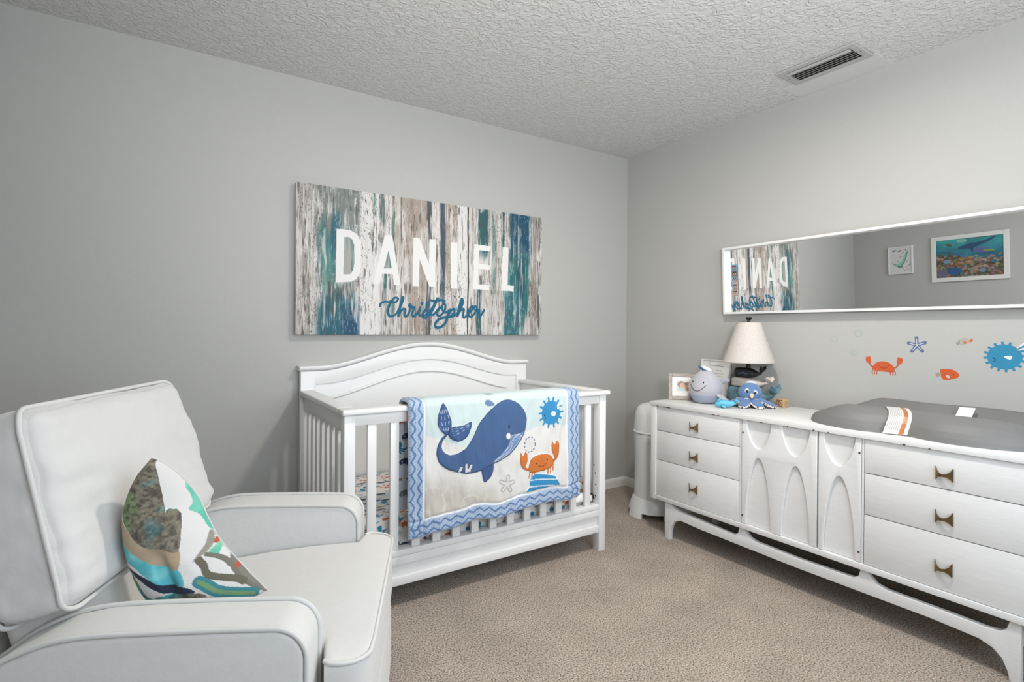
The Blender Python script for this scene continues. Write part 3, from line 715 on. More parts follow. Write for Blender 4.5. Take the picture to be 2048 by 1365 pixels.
for a in ((.215, .26, '#8b958f', .5, 1, .9, .40), (.20, .18, '#3f8a8c', .28, .78, .9, .45), (.155, .06, '#74b0a4', .25, .62, .8, .45),
          (.20, .055, '#2f6f86', .48, .85, .9, .42), (.205, .15, '#4d5c59', .1, .42, .8, .48), (.21, .21, '#226c80', -1, .32, .95, .40), (.28, .09, '#24587d', -1, .24, .95, .38),
          (.375, .11, '#e7e5e3', 0, 1, .9, .3), (.402, .02, '#7fa596', .5, 1, .9, .45), (.463, .016, '#3f7373', .05, .62, .9, .4), (.51, .02, '#6a8f86', .05, .95, .9, .45),
          (.445, .03, '#55706e', .6, 1, .8, .5), (.585, .13, '#b8a697', .5, 1, .75, .44), (.665, .13, '#bba999', 0, 1, .7, .46), (.64, .14, '#b9a594', -1, .3, .75, .44), (.86, .10, '#bcab9c', .3, 1, .75, .42), (.86, .09, '#bba896', -1, .25, .75, .42),
          (.724, .028, '#585f66', 0, 1, .95, .38), (.81, .032, '#4c5f70', .2, 1, .95, .36), (.94, .07, '#e6e4e1', 0, 1, .95, .25), (.978, .009, '#473e39', 0, 1, 1, .3), (.986, .006, '#e6e4e1', 0, 1, 1, .2), (.556, .006, '#6c625b', 0, 1, .9, .4),
          (1.085, .07, '#2f6b70', .55, 1, .98, .38), (1.055, .035, '#2f5f63', -1, .5, .9, .40), (1.162, .026, '#84a89f', .3, 1, .9, .42), (1.228, .018, '#2d5f68', .4, 1, 1, .36),
          (1.345, .16, '#2a7c80', .1, .75, 1, .34), (1.31, .15, '#2f7884', -1, .45, .95, .38), (1.355, .15, '#175a78', .62, 1, 1, .25), (1.36, .06, '#17566c', .3, .7, .9, .4), (1.46, .05, '#a39a92', 0, 1, .8, .42), (1.50, .02, '#5b5a5a', 0, 1, .8, .5), (.04, .05, '#a39d98', 0, 1, .6, .5)):
    c_, w_, h_, a0, a1, am, ro = a
    if a0 < 0: a0 = -1
    streak(c_, w_, hexc(h_), max(a0, 0) if a0 >= 0 else 0, a1, am, ro, int(c_*100))

blend(np.clip((st2-.66)*9, 0, .65), hexc('#4b453f'))
sp = np.clip((fine-.66)*9, 0, 1)*np.clip((blot-.47)*8, 0, 1); blend(sp*.7, hexc('#4a4540'))
sp = np.clip((fbm(u*200, v*60, 14, 2)-.66)*9, 0, 1)*np.clip((.5-blot)*8, 0, 1); blend(sp*.35, hexc('#dedcd9'))
sp = np.clip((fbm(u*150, v*6, 91, 4)-.53)*9, 0, 1)*np.clip((fbm(u*18, v*7, 92, 4)-.46)*8, 0, 1); blend(sp*.75, hexc('#dcd9d6'))
for k, q in enumerate(LETTERS): p.poly(q, hexc('#eeedeb'))
base = p.out().reshape(-1, 3).copy()
p2 = Paint(U, V, hexc('#8aa39c'))
for q in HOLES:
    i, m_ = p.poly_mask(q); j = i[m_]
    p.C[j] = hexc('#a9aaa4'); tx = st1[j][:, None]; p.C[j] = p.C[j]*(1-np.clip((tx-.42)*5, 0, 1)*.75)+np.asarray(hexc('#47807f'))*np.clip((tx-.42)*5, 0, 1)*.75
for wd, q in SCRIPT: p.line(q, wd*1.02, hexc('#04607f'), 5)
cv = thing('wall_canvas', 'large weathered plank style canvas reading DANIEL Christopher above the crib', 'picture', (VX+VW/2, 0, VZ+VH/2))
Pc = np.stack([VX+U, np.full_like(U, -.012-VT), VZ+V], -1)
W(grid, 'canvas_face', Pc, M_canvas, p.out(), cv, smooth=False, flip=False)
W(box, 'stretcher', (VX, -.012-VT+.0006, VZ), (VX+VW, -.012, VZ+VH), mat('canvas_edge', (.82, .81, .79), .8, var=.12, var_scale=25), cv, .001, 1)
for x in (VX+.2, VX+VW-.2):
    W(box, 'hanger', (x-.02, -.0125, VZ+VH-.08), (x+.02, -.0005, VZ+VH-.05), M_metal, cv, .001, 1)

# ---------------------------------------------------------------- armchair in the corner
CHAIR_RZ = -math.atan2(.419, .908)
u0, a0 = -1.90, -2.43
Fx, Ax = (.908, -.419), (.419, .908)
chair = thing('armchair', 'off-white upholstered recliner armchair with piping, beside the crib', 'armchair',
              (u0*Fx[0]+a0*Ax[0], u0*Fx[1]+a0*Ax[1], 0), CHAIR_RZ)
def cushion(name, h, r, puff, m, parent, M, n=40, fold=0.0, seed=0, taper=0.0):
    """rounded box of half sizes h, puffed on the two faces across local x"""
    bm = bmesh.new(); bmesh.ops.create_cube(bm, size=2.0)
    bmesh.ops.subdivide_edges(bm, edges=bm.edges, cuts=n, use_grid_fill=True)
    h = Vector(h)
    for v in bm.verts:
        q = Vector((v.co.x*h.x, v.co.y*h.y, v.co.z*h.z))
        b = Vector([max(-(h[i]-r), min(h[i]-r, q[i])) for i in range(3)])
        d = q-b
        if d.length > 1e-9: q = b+d.normalized()*r
        k = max(0, (1-(q.y/h.y)**2))*max(0, (1-(q.z/h.z)**2)); k = k**.6
        sgn = 1 if q.x > 0 else -1
        if abs(v.co.x) > .99: q.x += sgn*puff*k
        if fold:
            e = 1-k
            q.x += fold*(q.x/h.x)*(float(fbm(q.y*7+q.z*3, q.z*16, seed, 3))-.5)*(.4+e)
            if abs(v.co.y) > .99: q.y += fold*.7*(float(fbm(q.x*9, q.z*16, seed+3, 3))-.5)
            if abs(v.co.z) > .99: q.z += fold*.8*(float(fbm(q.y*9, q.x*9, seed+5, 3))-.5)
        q.y *= 1-taper*q.z/h.z
        v.co = q
    bm.transform(M)
    return from_bm(name, bm, m, parent, True)
def rrect(hy, hz, r, n=8):
    pts = []
    for cy, cz, s in ((hy-r, hz-r, 0), (-hy+r, hz-r, 1), (-hy+r, -hz+r, 2), (hy-r, -hz+r, 3)):
        for k in range(n+1):
            a = PI/2*(s+k/n); pts.append((cy+r*math.cos(a), cz+r*math.sin(a)))
    return pts
# arms: side outline (x forward, z up) extruded across
ARM = [(.237, .07), (.237, .545)]+[(.237-.06+.06*math.cos(a), .548+.06*math.sin(a)) for a in np.linspace(.1, PI/2, 9)]+[(.10, .612), (-.06, .617), (-.14, .617), (-.20, .608), (-.27, .580), (-.34, .530), (-.38, .48), (-.38, .07)]
PIPE = ARM[1:-2]
for y0, y1 in ((-.405, -.285), (.285, .415)):
    arm = flat('arm', [ARM], y1-y0, lambda a, b, d, y0=y0: (a, y0+d, b), M_twill, chair, .012)
    for yp in (y0+.004, y1-.004):
        pp = [(x*1.0+(.001 if x > 0 else 0), yp, z+.001) for x, z in cr(PIPE, 4)]
        tube('piping', [(.238, yp, .09)]+pp, .0052, M_pipe, arm)
# seat with flared front corners
def seat_half(x):
    w0 = .278 if x < .245 else min(.344, .278+(x-.245)*5)
    if x > .285: w0 = .344-.058+math.sqrt(max(0, .058**2-(x-.285)**2))
    return w0
secs = []
for x in [-.20, -.1, 0, .1, .18, .235, .246, .252, .258, .27, .285, .30, .315, .328, .336, .341, .343]:
    t_ = (x+.2)/.54; zt_ = .462+.034*min(1, t_*1.15)+.018*math.sin(min(1, max(0, t_))*PI*.9); zb = .335
    e = 1 if x < .335 else 1-(x-.335)*2.5
    secs.append(((x, 0, (zt_+zb)/2), (0, 1, 0), (0, 0, 1), seat_half(x), (zt_-zb)/2*e, 14))
seat = loft('seat_cushion', secs, M_twill, chair, 128, angle=55)
def seat_top(x):
    t_ = (x+.2)/.54; return .462+.034*min(1, t_*1.15)+.018*math.sin(min(1, max(0, t_))*PI*.9)
loop = [(x, -seat_half(x)+.002, seat_top(x)-.006) for x in (.256, .27, .285, .30, .315, .328, .336, .341)]
loop = [loop[0]]+loop[1:]+[(.344, -.25, seat_top(.343)-.005), (.345, 0, seat_top(.343)-.004), (.344, .25, seat_top(.343)-.005)]+[(x, -y, z) for x, y, z in loop[::-1]]
tube('piping', loop, .0048, M_pipe, seat)
cushion('footrest', (.035, .34, .135), .022, .012, M_twill, chair, Matrix.Translation((.300, 0, .195)), 20)
cushion('base', (.24, .282, .14), .02, .0, M_twill, chair, Matrix.Translation((-.03, 0, .19)), 6)
# reclined back: puffed front cushion in front of a shell
lean = math.radians(-16)
Mb = Matrix.Translation((-.312, 0, .796)) @ Matrix.Rotation(lean, 4, 'Y')
bh, bw, bt = .196, .318, .080
back_ = cushion('back_cushion', (bt, bw, bh), .045, .022, M_twill, chair, Mb, 44, .020, 4, .05)
for x in (bt-.024, -bt+.026):
    tube('piping', [Mb @ Vector((x+.004*math.sin(k*.5), y*(1-.05*z/bh), z)) for k, (y, z) in enumerate(rrect(bw+.001, bh+.001, .044))], .0048, M_pipe, back_, 8, True)
cushion('lower_back', (.07, .279, .105), .03, .0, M_twill, chair, Matrix.Translation((-.268, 0, .535)) @ Matrix.Rotation(lean, 4, 'Y'), 20)
Ms = Matrix.Translation((-.452, 0, .590)) @ Matrix.Rotation(lean, 4, 'Y')
cushion('back_shell', (.045, .285, .27), .04, .02, M_twill, chair, Ms, 20, .006, 9)
for x in (-.33, .20):
    for y in (-.24, .24):
        box('foot', (x-.025, y-.025, 0), (x+.025, y+.025, .07), M_dark, chair, .004)

# ---------------------------------------------------------------- throw pillow: two puffed sides sewn along one seam
P_BATIK = [(-2.033,0.879),(-2.022,0.879),(-2.002,0.769),(-1.997,0.767),(-1.977,0.752),(-1.968,0.682),(-1.999,0.693),(-2.024,0.703),(-2.049,0.729),(-2.07,0.761),(-2.072,0.791),(-2.062,0.834),(-2.048,0.86)]
P_TAN = [(-2.082,0.765),(-2.049,0.729),(-2.024,0.703),(-1.999,0.693),(-1.968,0.684),(-1.967,0.645),(-1.991,0.651),(-2.02,0.669),(-2.05,0.692),(-2.08,0.722)]
P_AQUA = [(-2.08,0.717),(-2.05,0.692),(-2.02,0.669),(-1.991,0.651),(-1.967,0.645),(-1.954,0.61),(-1.986,0.614),(-2.015,0.632),(-2.043,0.659),(-2.072,0.683)]
P_NAVY = [(-2.057,0.66),(-2.015,0.632),(-1.986,0.614),(-1.953,0.608),(-1.934,0.593),(-1.981,0.597),(-2.011,0.614),(-2.048,0.645)]
P_GREEN = [(-2.003,0.593),(-1.977,0.595),(-1.929,0.591),(-1.911,0.58),(-1.918,0.558),(-1.957,0.551),(-1.99,0.563),(-2.009,0.58)]
P_STRAND = [(-2.05,0.644),(-2.032,0.612),(-2.021,0.594),(-1.993,0.583),(-2.022,0.584),(-2.048,0.606)]
P_NAVYB = [(-1.911,0.579),(-1.863,0.564),(-1.887,0.556),(-1.925,0.556)]
P_TEAL = [(-1.984,0.817),(-1.975,0.814),(-1.963,0.788),(-1.956,0.763),(-1.944,0.744),(-1.933,0.712),(-1.918,0.688),(-1.935,0.71),(-1.953,0.739),(-1.969,0.755),(-1.967,0.764),(-1.972,0.781),(-1.981,0.801)]
P_GREY = [(-1.93,0.702),(-1.918,0.68),(-1.924,0.666),(-1.944,0.653),(-1.935,0.67),(-1.93,0.682)]
P_TEALB = [(-1.922,0.663),(-1.911,0.675),(-1.904,0.669),(-1.904,0.654),(-1.915,0.655)]
P_LINES = [(0.01,[(-1.899,0.676),(-1.887,0.66),(-1.868,0.628),(-1.839,0.596),(-1.798,0.566)]),(0.007,[(-1.924,0.661),(-1.897,0.648),(-1.875,0.629),(-1.849,0.599),(-1.815,0.574)]),(0.012,[(-1.935,0.654),(-1.924,0.64),(-1.911,0.621),(-1.863,0.605),(-1.847,0.596)]),(0.022,[(-1.929,0.613),(-1.911,0.601),(-1.887,0.586),(-1.827,0.568)])]
P_DOTS = [(-1.913,0.681),(-1.864,0.628)]
P_LEFT = [(-2.026,0.879),(-2.056,0.84),(-2.077,0.788),(-2.083,0.74),(-2.078,0.687),(-2.059,0.623)]
P_BOT = [(-2.059,0.623),(-2.028,0.58),(-1.978,0.562),(-1.928,0.563),(-1.858,0.564),(-1.801,0.567)]
P_RIGHT = [(-2.026,0.879),(-2.004,0.849),(-1.981,0.805),(-1.957,0.756),(-1.937,0.717),(-1.909,0.673),(-1.858,0.621),(-1.801,0.567)]

pillow = thing('throw_pillow', 'plump throw pillow with patchwork sea life applique leaning on the armchair back', 'pillow', tuple(chair.location), CHAIR_RZ)
nu, nv = 200, 220
def along(pts, n):        # resample a smooth line to n points, first to last
    q = np.array(cr(pts, 8)); L = np.concatenate([[0], np.cumsum(np.hypot(*np.diff(q, axis=0).T))]); tt_ = np.linspace(0, L[-1], n)
    return np.stack([np.interp(tt_, L, q[:, 0]), np.interp(tt_, L, q[:, 1])], -1)
P_BOT = [P_BOT[0]]+[(x, z-.020) for x, z in P_BOT[1:-1]]+[P_BOT[-1]]
Lc, Rc, Bc = along(P_LEFT, nv), along(P_RIGHT, nv), along(P_BOT, nu)          # Lc, Rc run from the top corner down
s = np.linspace(0, 1, nu)[:, None]; t = np.linspace(0, 1, nv)[None, :]
XZ = (1-s)[..., None]*Lc[None]+s[..., None]*Rc[None]
XZ = XZ+(t**2)[..., None]*(Bc[:, None]-((1-s)[..., None]*Lc[-1]+s[..., None]*Rc[-1]))
wdt = np.hypot(*(Rc-Lc).T)[None, :]
k = np.clip(4*s*(1-s), 0, 1)**.5*np.minimum(1, wdt/.16)**.6*np.clip(1-t**8, 0, 1)**.5
k = k*(1-.35*s)
fold_ = (fbm(XZ[..., 0]*14, XZ[..., 1]*14, 31, 3)-.5)*.022-.022*np.exp(-((XZ[..., 0]+1.995+.35*(XZ[..., 1]-.66))/.012)**2)*np.clip((.70-XZ[..., 1])/.05, 0, 1)*np.clip((XZ[..., 1]-.56)/.05, 0, 1)
yc_ = -.185+.10*s*(1-t)*np.minimum(1, wdt/.12)+.03*t*np.ones_like(s)
front_ = np.stack([XZ[..., 0]-u0, yc_-(.085+fold_)*k, XZ[..., 1]], -1)
rear = np.stack([XZ[..., 0]-u0, yc_+.060*k, XZ[..., 1]], -1)
p = Paint(XZ[..., 0], XZ[..., 1], hexc('#e2e0dd')); x, z = p.U, p.V
nz = fbm(x*26, z*26, 41, 5)[:, None]; nf = fbm(x*190, z*190, 43, 3)[:, None]; ng = fbm(x*15+3, z*15, 47, 3)[:, None]; nb = fbm(x*13+9, z*13, 49, 3)[:, None]
def batik(pts):
    i, m_ = p.poly_mask(cr(pts, 3, True)); j = i[m_]; c = np.tile(np.asarray(hexc('#7a7262')), (len(j), 1))
    for f, col in ((np.clip((nz[j]-.5)*7, 0, 1)*.8, '#5a5246'), (np.clip((ng[j]-.49)*9, 0, 1)*.85, '#77995c'), (np.clip((nb[j]-.55)*10, 0, 1), '#3fa0a6'), (np.clip((nf[j]-.55)*8, 0, 1)*.6, '#3d3b34'), (np.clip((.42-nf[j])*8, 0, 1)*.4, '#a8a18c')):
        c = c*(1-f)+np.asarray(hexc(col))*f
    p.C[j] = c
def dye(pts, c0, c1, sm=4):
    i, m_ = p.poly_mask(cr(pts, sm, True)); j = i[m_]; f = np.clip((nz[j]-.4)*4, 0, 1); p.C[j] = np.asarray(hexc(c0))*(1-f)+np.asarray(hexc(c1))*f
dye(P_AQUA, '#57b9c6', '#8fd6d6'); dye(P_TAN, '#b49e83', '#bda98f'); dye(P_NAVY, '#1f2942', '#242f4a'); batik(P_BATIK)
batik(P_GREEN); batik(P_STRAND); dye(P_NAVYB, '#1f2942', '#242f4a')
dye(P_TEAL, '#5fc0a8', '#8fd8bf'); dye(P_TEALB, '#4fb59a', '#86cfae'); dye(P_GREY, '#8c887c', '#a5a196')
cen = np.array((np.mean([q[0] for q in P_BATIK[-7:]])+.012, np.mean([q[1] for q in P_BATIK[5:8]])+.03))
m_ = np.hypot((x-cen[0])/.040, (z-cen[1])/.035)[:, None]; f = np.clip((1.1-m_)*2, 0, 1)*np.clip((nb-.36)*6, 0, 1)*(p.C.max(1, keepdims=True) < .72)
p.C[:] = p.C*(1-f*.85)+np.asarray(hexc('#2f8fa6'))*f*.85
for (wd, q), c in zip(P_LINES, ('#7f7c72', '#77756b', '#6a6656', '#3f8a94')): p.line(q, wd, hexc(c), 5)
p.line(P_LINES[3][1], .008, hexc('#7aa070'), 5)
for q in P_DOTS: p.ell(*q, .006, .006, hexc('#b9573a'))
W2 = lambda nm, G, C, f: grid(nm, G, M_cloth, C, pillow, flip=f)
W2('applique_side', front_, p.out(), False); W2('plain_side', rear, np.broadcast_to(np.asarray(hexc('#e2e0dd')), front_.shape), True)
tube('seam', [(q[0]-u0, yq, q[1]) for q, yq in zip(np.concatenate([Lc, Bc[1:], Rc[::-1][1:]])[::10], np.concatenate([yc_[0], yc_[1:, -1], yc_[-1, ::-1][1:]])[::10])], .0018, M_pipe, pillow, 6)

# ---------------------------------------------------------------- long dresser along the right wall
DX, DXB, DY0, DY1, DZ0, DZ1 = -.565, -.09, -.768, -2.445, .205, .757
dr = thing('dresser', 'long white painted mid-century dresser with bronze pulls and sculpted doors', 'dresser', (-.33, -1.6, 0))
W(box, 'top', (DX-.011, DY1, DZ1-.024), (DXB, DY0+.003, DZ1), M_old, dr, .002)
W(box, 'side_panel', (DX-.006, DY0-.036, DZ0), (DXB, DY0, DZ1-.0245), M_old, dr, .002)
W(box, 'side_panel', (DX-.006, DY1, DZ0), (DXB, DY1+.036, DZ1-.0245), M_old, dr, .002)
W(box, 'bottom_panel', (DX-.006, DY1+.0365, DZ0), (DXB, DY0-.0365, DZ0+.024), M_old, dr, .002)
W(box, 'back_panel', (DXB-.012, DY1+.037, DZ0+.025), (DXB-.002, DY0-.037, DZ1-.025), M_old, dr, 0)
for y in (-1.3315, -1.8745): W(box, 'divider', (DX+.002, y-.004, DZ0+.0245), (DXB-.02, y+.004, DZ1-.0245), M_old, dr, 0)
W(box, 'cavity_shade', (-.50, DY1+.04, DZ0+.03), (-.49, DY0-.04, DZ1-.03), M_dark, dr, 0)  # thin dark sheet, paints the shade seen through the drawer gaps
HB = [(-.026, .026), (-.020, .013), (-.010, .0045), (0, .003), (.010, .0045), (.020, .013), (.026, .026), (.026, -.024), (.020, -.015), (.010, -.0075), (0, -.006), (-.010, -.0075), (-.020, -.015), (-.026, -.024)]
def drawer(y0, y1, z0, z1, hy, hz):
    o = W(box, 'drawer', (DX, y1+.0015, z0+.0015), (DX+.022, y0-.0015, z1-.0015), M_old, dr, .0015)
    hnd = flat('pull', [HB], .005, lambda a, b, d: (DX-.0012-.020*(1-(abs(a)/.026)**1.5)-d, hy+a, hz+b), M_bronze, o)
    part(hnd)
zs = (.733, .5955, .4295, .2295)
for k in range(3):
    drawer(-.8045, -1.3265, zs[k+1], zs[k], -1.060, (.650, .492, .324)[k])
    drawer(-1.8795, -2.4085, zs[k+1], zs[k], -2.143, (.650, .493, .312)[k])
def curve_arch(yc, hwid, z0, z1, n=22):      # from y+hwid to y-hwid, apex z1, feet z0
    return [(yc+hwid*math.cos(PI*k/n), z0+(z1-z0)*max(0, math.sin(PI*k/n))**1.25) for k in range(n+1)]
def door(y0, y1, ups, lows):
    W(box, 'door', (DX+.014, y1+.0015, .2305), (DX+.03, y0-.0015, .7325), M_old, dr, 0)
    web = [(y0-.0015, .7325)]
    for yc, hwid in ups: web += curve_arch(yc, hwid, .7325, .603)
    web += [(y1+.0015, .7325), (y1+.0015, .2305)]
    for yc, hwid in lows[::-1]: web += curve_arch(yc, hwid, .2305, .560)[::-1]
    web += [(y0-.0015, .2305)]
    W(flat, 'arched_overlay', [web], .014, lambda a, b, d: (DX+.0002+d, a, b), M_old, dr, .003)
door(-1.3365, -1.6955, ((-1.424, .062), (-1.600, .062)), ((-1.424, .062), (-1.601, .063)))
door(-1.6985, -1.8695, ((-1.783, .062),), ((-1.784, .063),))
for y, z in ((-1.345, .67), (-1.345, .27), (-1.862, .672), (-1.862, .272)):
    part(ellipsoid('hinge_pin', (DX-.001, y, z), (.003, .004, .004), M_chip, dr, None, 10))
frame_pts = [(-.862, .2045), (-.903, .2045), (-.912, .192), (-.928, .181), (-.95, .1755), (-.985, .1725), (-1.15, .1625), (-1.27, .156), (-1.30, .158), (-1.317, .172), (-1.325, .2045),
             (-1.352, .2045), (-1.360, .185), (-1.378, .168), (-1.41, .158), (-1.62, .152), (-1.80, .155), (-1.84, .158), (-1.858, .172), (-1.867, .2045),
             (-1.893, .2045), (-1.902, .182), (-1.922, .163), (-1.96, .154), (-2.15, .153), (-2.26, .151), (-2.296, .155), (-2.313, .17), (-2.322, .2045), (-2.350, .2045),
             (-2.350, 0), (-2.322, 0), (-2.317, .03), (-2.302, .066), (-2.278, .090), (-2.24, .104), (-2.1, .1105), (-1.6, .109), (-1.1, .1185), (-.972, .1255), (-.93, .110), (-.908, .078), (-.899, .04), (-.895, 0), (-.862, 0)]
for x in (-.557, -.135):
    W(flat, 'leg_frame', [frame_pts], .026, lambda a, b, d, x=x: (x+d, a, b), M_old, dr, .002)
for y in (-.88, -2.335):
    W(box, 'stretcher', (-.5305, y-.012, .115), (-.1355, y+.012, .165), M_old, dr, .002)
rnd = random.Random(4)
for y, l in ((-.82, .012), (-.870, .010), (-.895, .026), (-1.185, .016), (-1.215, .010), (-1.445, .008), (-1.685, .008), (-1.745, .005), (-2.02, .008), (-2.10, .006), (-1.57, .005)):
    W(box, 'paint_chip', (DX-.0114, y-l/2, DZ1-.0246), (DX-.0104, y+l/2, DZ1-.0246+rnd.uniform(.003, .006)), M_chip, dr, 0)

# ---------------------------------------------------------------- things on the dresser
TOP = DZ1
def leaning(name, label, cat, p0, p1, h, tilt, depth=.016):
    """a frame standing on its lower edge from p0 to p1 (seen left to right), leaning back by tilt"""
    p0 = Vector((*p0, TOP)); p1 = Vector((*p1, TOP)); d = (p1-p0); wd = d.length; rz = math.atan2(d.y, d.x)
    t = thing(name, label, cat, tuple((p0+p1)/2), rz); t.rotation_euler = (-tilt, 0, rz)
    return t, wd
# photo frame: local x along the frame, -y faces the viewer
t, wd = leaning('framed_photo', 'whitewashed wooden photo frame holding a newborn picture on the dresser end', 'photo frame', (-.433, -.776), (-.295, -.921), .15, .10)
t.location.z += .0015
M_wash = mat('whitewashed_wood', (.66, .63, .60), .7, var=.25, var_scale=60, stretch=(1, 1, 4))
h_ = .150; fw = .020
bm = bmesh.new()
for a, b in (((-wd/2, 0), (-wd/2+fw, h_)), ((wd/2-fw, 0), (wd/2, h_)), ((-wd/2+fw, 0), (wd/2-fw, fw)), ((-wd/2+fw, h_-fw), (wd/2-fw, h_))):
    bm_box(bm, (a[0], -.008, a[1]), (b[0], .008, b[1]), .0015, 1)
from_bm('frame', bm, M_wash, t)
U, V = np.meshgrid(np.linspace(-wd/2+fw, wd/2-fw, 130), np.linspace(fw, h_-fw, 100), indexing='ij')
p = Paint(U, V, hexc('#edebe8')); iw, ih_ = .055, .030; c0 = h_/2+.004
p.poly([(-iw, c0-ih_), (iw, c0-ih_), (iw, c0+ih_), (-iw, c0+ih_)], hexc('#cfdcda'))
p.poly([(-iw, c0-ih_), (iw, c0-ih_), (iw, c0-.004), (-iw, c0-.012)], hexc('#bcd8d8'))
p.ell(-iw+.026, c0+.008, .022, .019, hexc('#8d7362')).ell(-iw+.033, c0+.002, .017, .015, hexc('#d9b195')).ell(-iw+.060, c0-.004, .016, .026, hexc('#b98a6c')).ell(-iw+.052, c0+.012, .010, .010, hexc('#6f5143')).ell(-iw+.075, c0, .014, .02, hexc('#d9c4b4'))
p.poly([(-iw, c0-ih_), (-iw, c0+ih_+.001), (-iw-.003, c0+ih_), (-iw-.003, c0-ih_)], hexc('#edebe8'))
grid('photo', np.stack([U, np.full_like(U, -.004), V], -1), M_print, p.out(), t, smooth=False)
box('backing', (-wd/2+fw, -.0035, fw), (wd/2-fw, .006, h_-fw), M_wash, t, 0)
# white sign leaning on the wall
t, wd = leaning('framed_print', 'plain white framed print with small grey writing leaning behind the grey whale', 'picture', (-.062, -.700), (-.062, -.908), .222, .16)
t.location.z += .003
h_ = .222; fw = .008
bm = bmesh.new()
for a, b in (((-wd/2, 0), (-wd/2+fw, h_)), ((wd/2-fw, 0), (wd/2, h_)), ((-wd/2+fw, 0), (wd/2-fw, fw)), ((-wd/2+fw, h_-fw), (wd/2-fw, h_))):
    bm_box(bm, (a[0], -.012, a[1]), (b[0], .006, b[1]), .001, 1)
from_bm('frame', bm, M_trim, t)
U, V = np.meshgrid(np.linspace(-wd/2+fw, wd/2-fw, 200), np.linspace(fw, h_-fw, 220), indexing='ij')
p = Paint(U, V, hexc('#eeeeec')); g = hexc('#9a9a98')
p.line([(-.040, .185), (.055, .183)], .0028, hexc('#6c6c6c')); p.line([(-.043, .225), (-.041, .187)], .0016, hexc('#8a8a88'))
rnd = random.Random(3)
for k, (x0, x1) in enumerate(((.010, .048), (-.010, .056), (-.040, .056), (-.045, .03), (-.05, .05), (-.03, .04))):
    x = x0; y = .155-k*.018
    while x < x1:
        l = rnd.uniform(.002, .005); a = rnd.uniform(-.003, .003)
        p.line([(x, y-.003), (x+l*.3, y+.003+a*.3), (x+l*.6, y-.002), (x+l, y+.002)], .0014, g); x += l+rnd.choice((.0015, .0015, .005))
grid('sheet', np.stack([U, np.full_like(U, -.006), V], -1), M_print, p.out(), t, smooth=False)
box('backing', (-wd/2+fw, -.0055, fw), (wd/2-fw, .004, h_-fw), M_trim, t, 0)

# grey whale plush in a sailor hat, facing into the room
M_plush = mat('grey_plush', (.69, .69, .72), .95, var=.05, var_scale=30, bump=.0015, bump_scale=180, sheen=.4)
M_belly = mat('blue_grey_plush', (.60, .635, .71), .95, bump=.0015, bump_scale=180, sheen=.4)
M_ink = mat('black_thread', (.07, .07, .08), .6)
M_hatw = mat('white_felt', (.9, .9, .89), .9); M_hatb = mat('blue_felt', (.33, .46, .60), .9)
t = thing('whale_plush', 'round grey whale plush with stitched smile and small sailor hat', 'soft toy', (-.375, -.985, TOP), PI+.12)
R = .088
def wbody(v):     # blunt, pear shaped: pointed at the crown, flat below
    x, y, z = v; z2 = z
    f = 1-.16*max(0, z)**1.5-.0*z
    x, y = x*f, y*f
    if z < -.80: z2 = -.80-(z+.80)*.15
    if x < 0: x = x*(1+.10*(1-abs(z)))
    return x, y, z2
o = ellipsoid('body', (0, 0, .0838), (R*1.02, R*.99, R*1.14), M_plush, t, None, 48, wbody)
o.data.materials.append(M_belly)
for pl_ in o.data.polygons:
    if pl_.center.z < .053: pl_.material_index = 1
def on_body(az, z, off=.0008):
    """point on the whale's side at azimuth az (0 = straight ahead) and height z"""
    zz_ = (z-.0838)/(R*1.14); rr_ = math.sqrt(max(0, 1-zz_*zz_))*(1-.16*max(0, zz_)**1.5)
    return Vector(((R*1.02*rr_+off)*math.cos(az), (R*.99*rr_+off)*math.sin(az), z))
tube('smile', [on_body(-.58+1.16*k/16, .106-.034*math.sin(PI*k/16), .0006) for k in range(17)], .0014, M_ink, t, 6)
for s_ in (-1, 1): ellipsoid('eye', on_body(s_*.42, .120, .0005), (.0035, .0035, .0055), M_ink, t, None, 12)
for s_ in (-1, 1):
    e = 1 if s_ > 0 else .72
    loft('flipper', [((.012, s_*.072, .056), (1, 0, 0), (0, .3*s_, 1), .018, .009, 2), ((.006, s_*(.072+.026*e), .043), (1, 0, 0), (0, .3*s_, 1), .022*e, .009, 2), ((-.002, s_*(.072+.046*e), .029), (1, 0, 0), (0, .3*s_, 1), .019*e, .008, 2), ((-.01, s_*(.072+.06*e), .021), (1, 0, 0), (0, .3*s_, 1), .006, .004, 2)], M_plush, t, 20)
loft('tail', [((-.05, 0, .05), (0, 1, 0), (.3, 0, 1), .062, .048, 2), ((-.088, 0, .05), (0, 1, 0), (.5, 0, 1), .040, .034, 2), ((-.118, 0, .064), (0, 1, 0), (.8, 0, .6), .024, .020, 2), ((-.134, 0, .088), (0, 1, 0), (1, 0, .3), .018, .013, 2), ((-.140, 0, .104), (0, 1, 0), (1, 0, .2), .022, .009, 2)], M_plush, t, 24)
for s_ in (-1, 1):
    loft('fluke', [((-.138, 0, .100), (1, 0, 0), (0, 0, 1), .010, .014, 2), ((-.146, s_*.026, .118), (1, 0, 0), (0, .3*-s_, 1), .009, .018, 2), ((-.150, s_*.050, .122), (1, 0, 0), (0, 0, 1), .006, .012, 2), ((-.152, s_*.062, .118), (1, 0, 0), (0, 0, 1), .002, .003, 2)], M_plush, t, 16)
Mh = Matrix.Translation((-.022, -.012, .176)) @ Matrix.Rotation(-.42, 4, 'X') @ Matrix.Rotation(-.25, 4, 'Y')
lathe('hat_brim', [(0, -.006), (.030, -.004), (.046, .004), (.048, .009), (.044, .008), (.030, .002), (0, .001)], M_hatb, t, 40, M=Mh)
lathe('hat_crown', [(0, .001), (.030, .002), (.033, .012), (.026, .021), (.012, .025), (0, .0255)], M_hatw, t, 40, M=Mh)

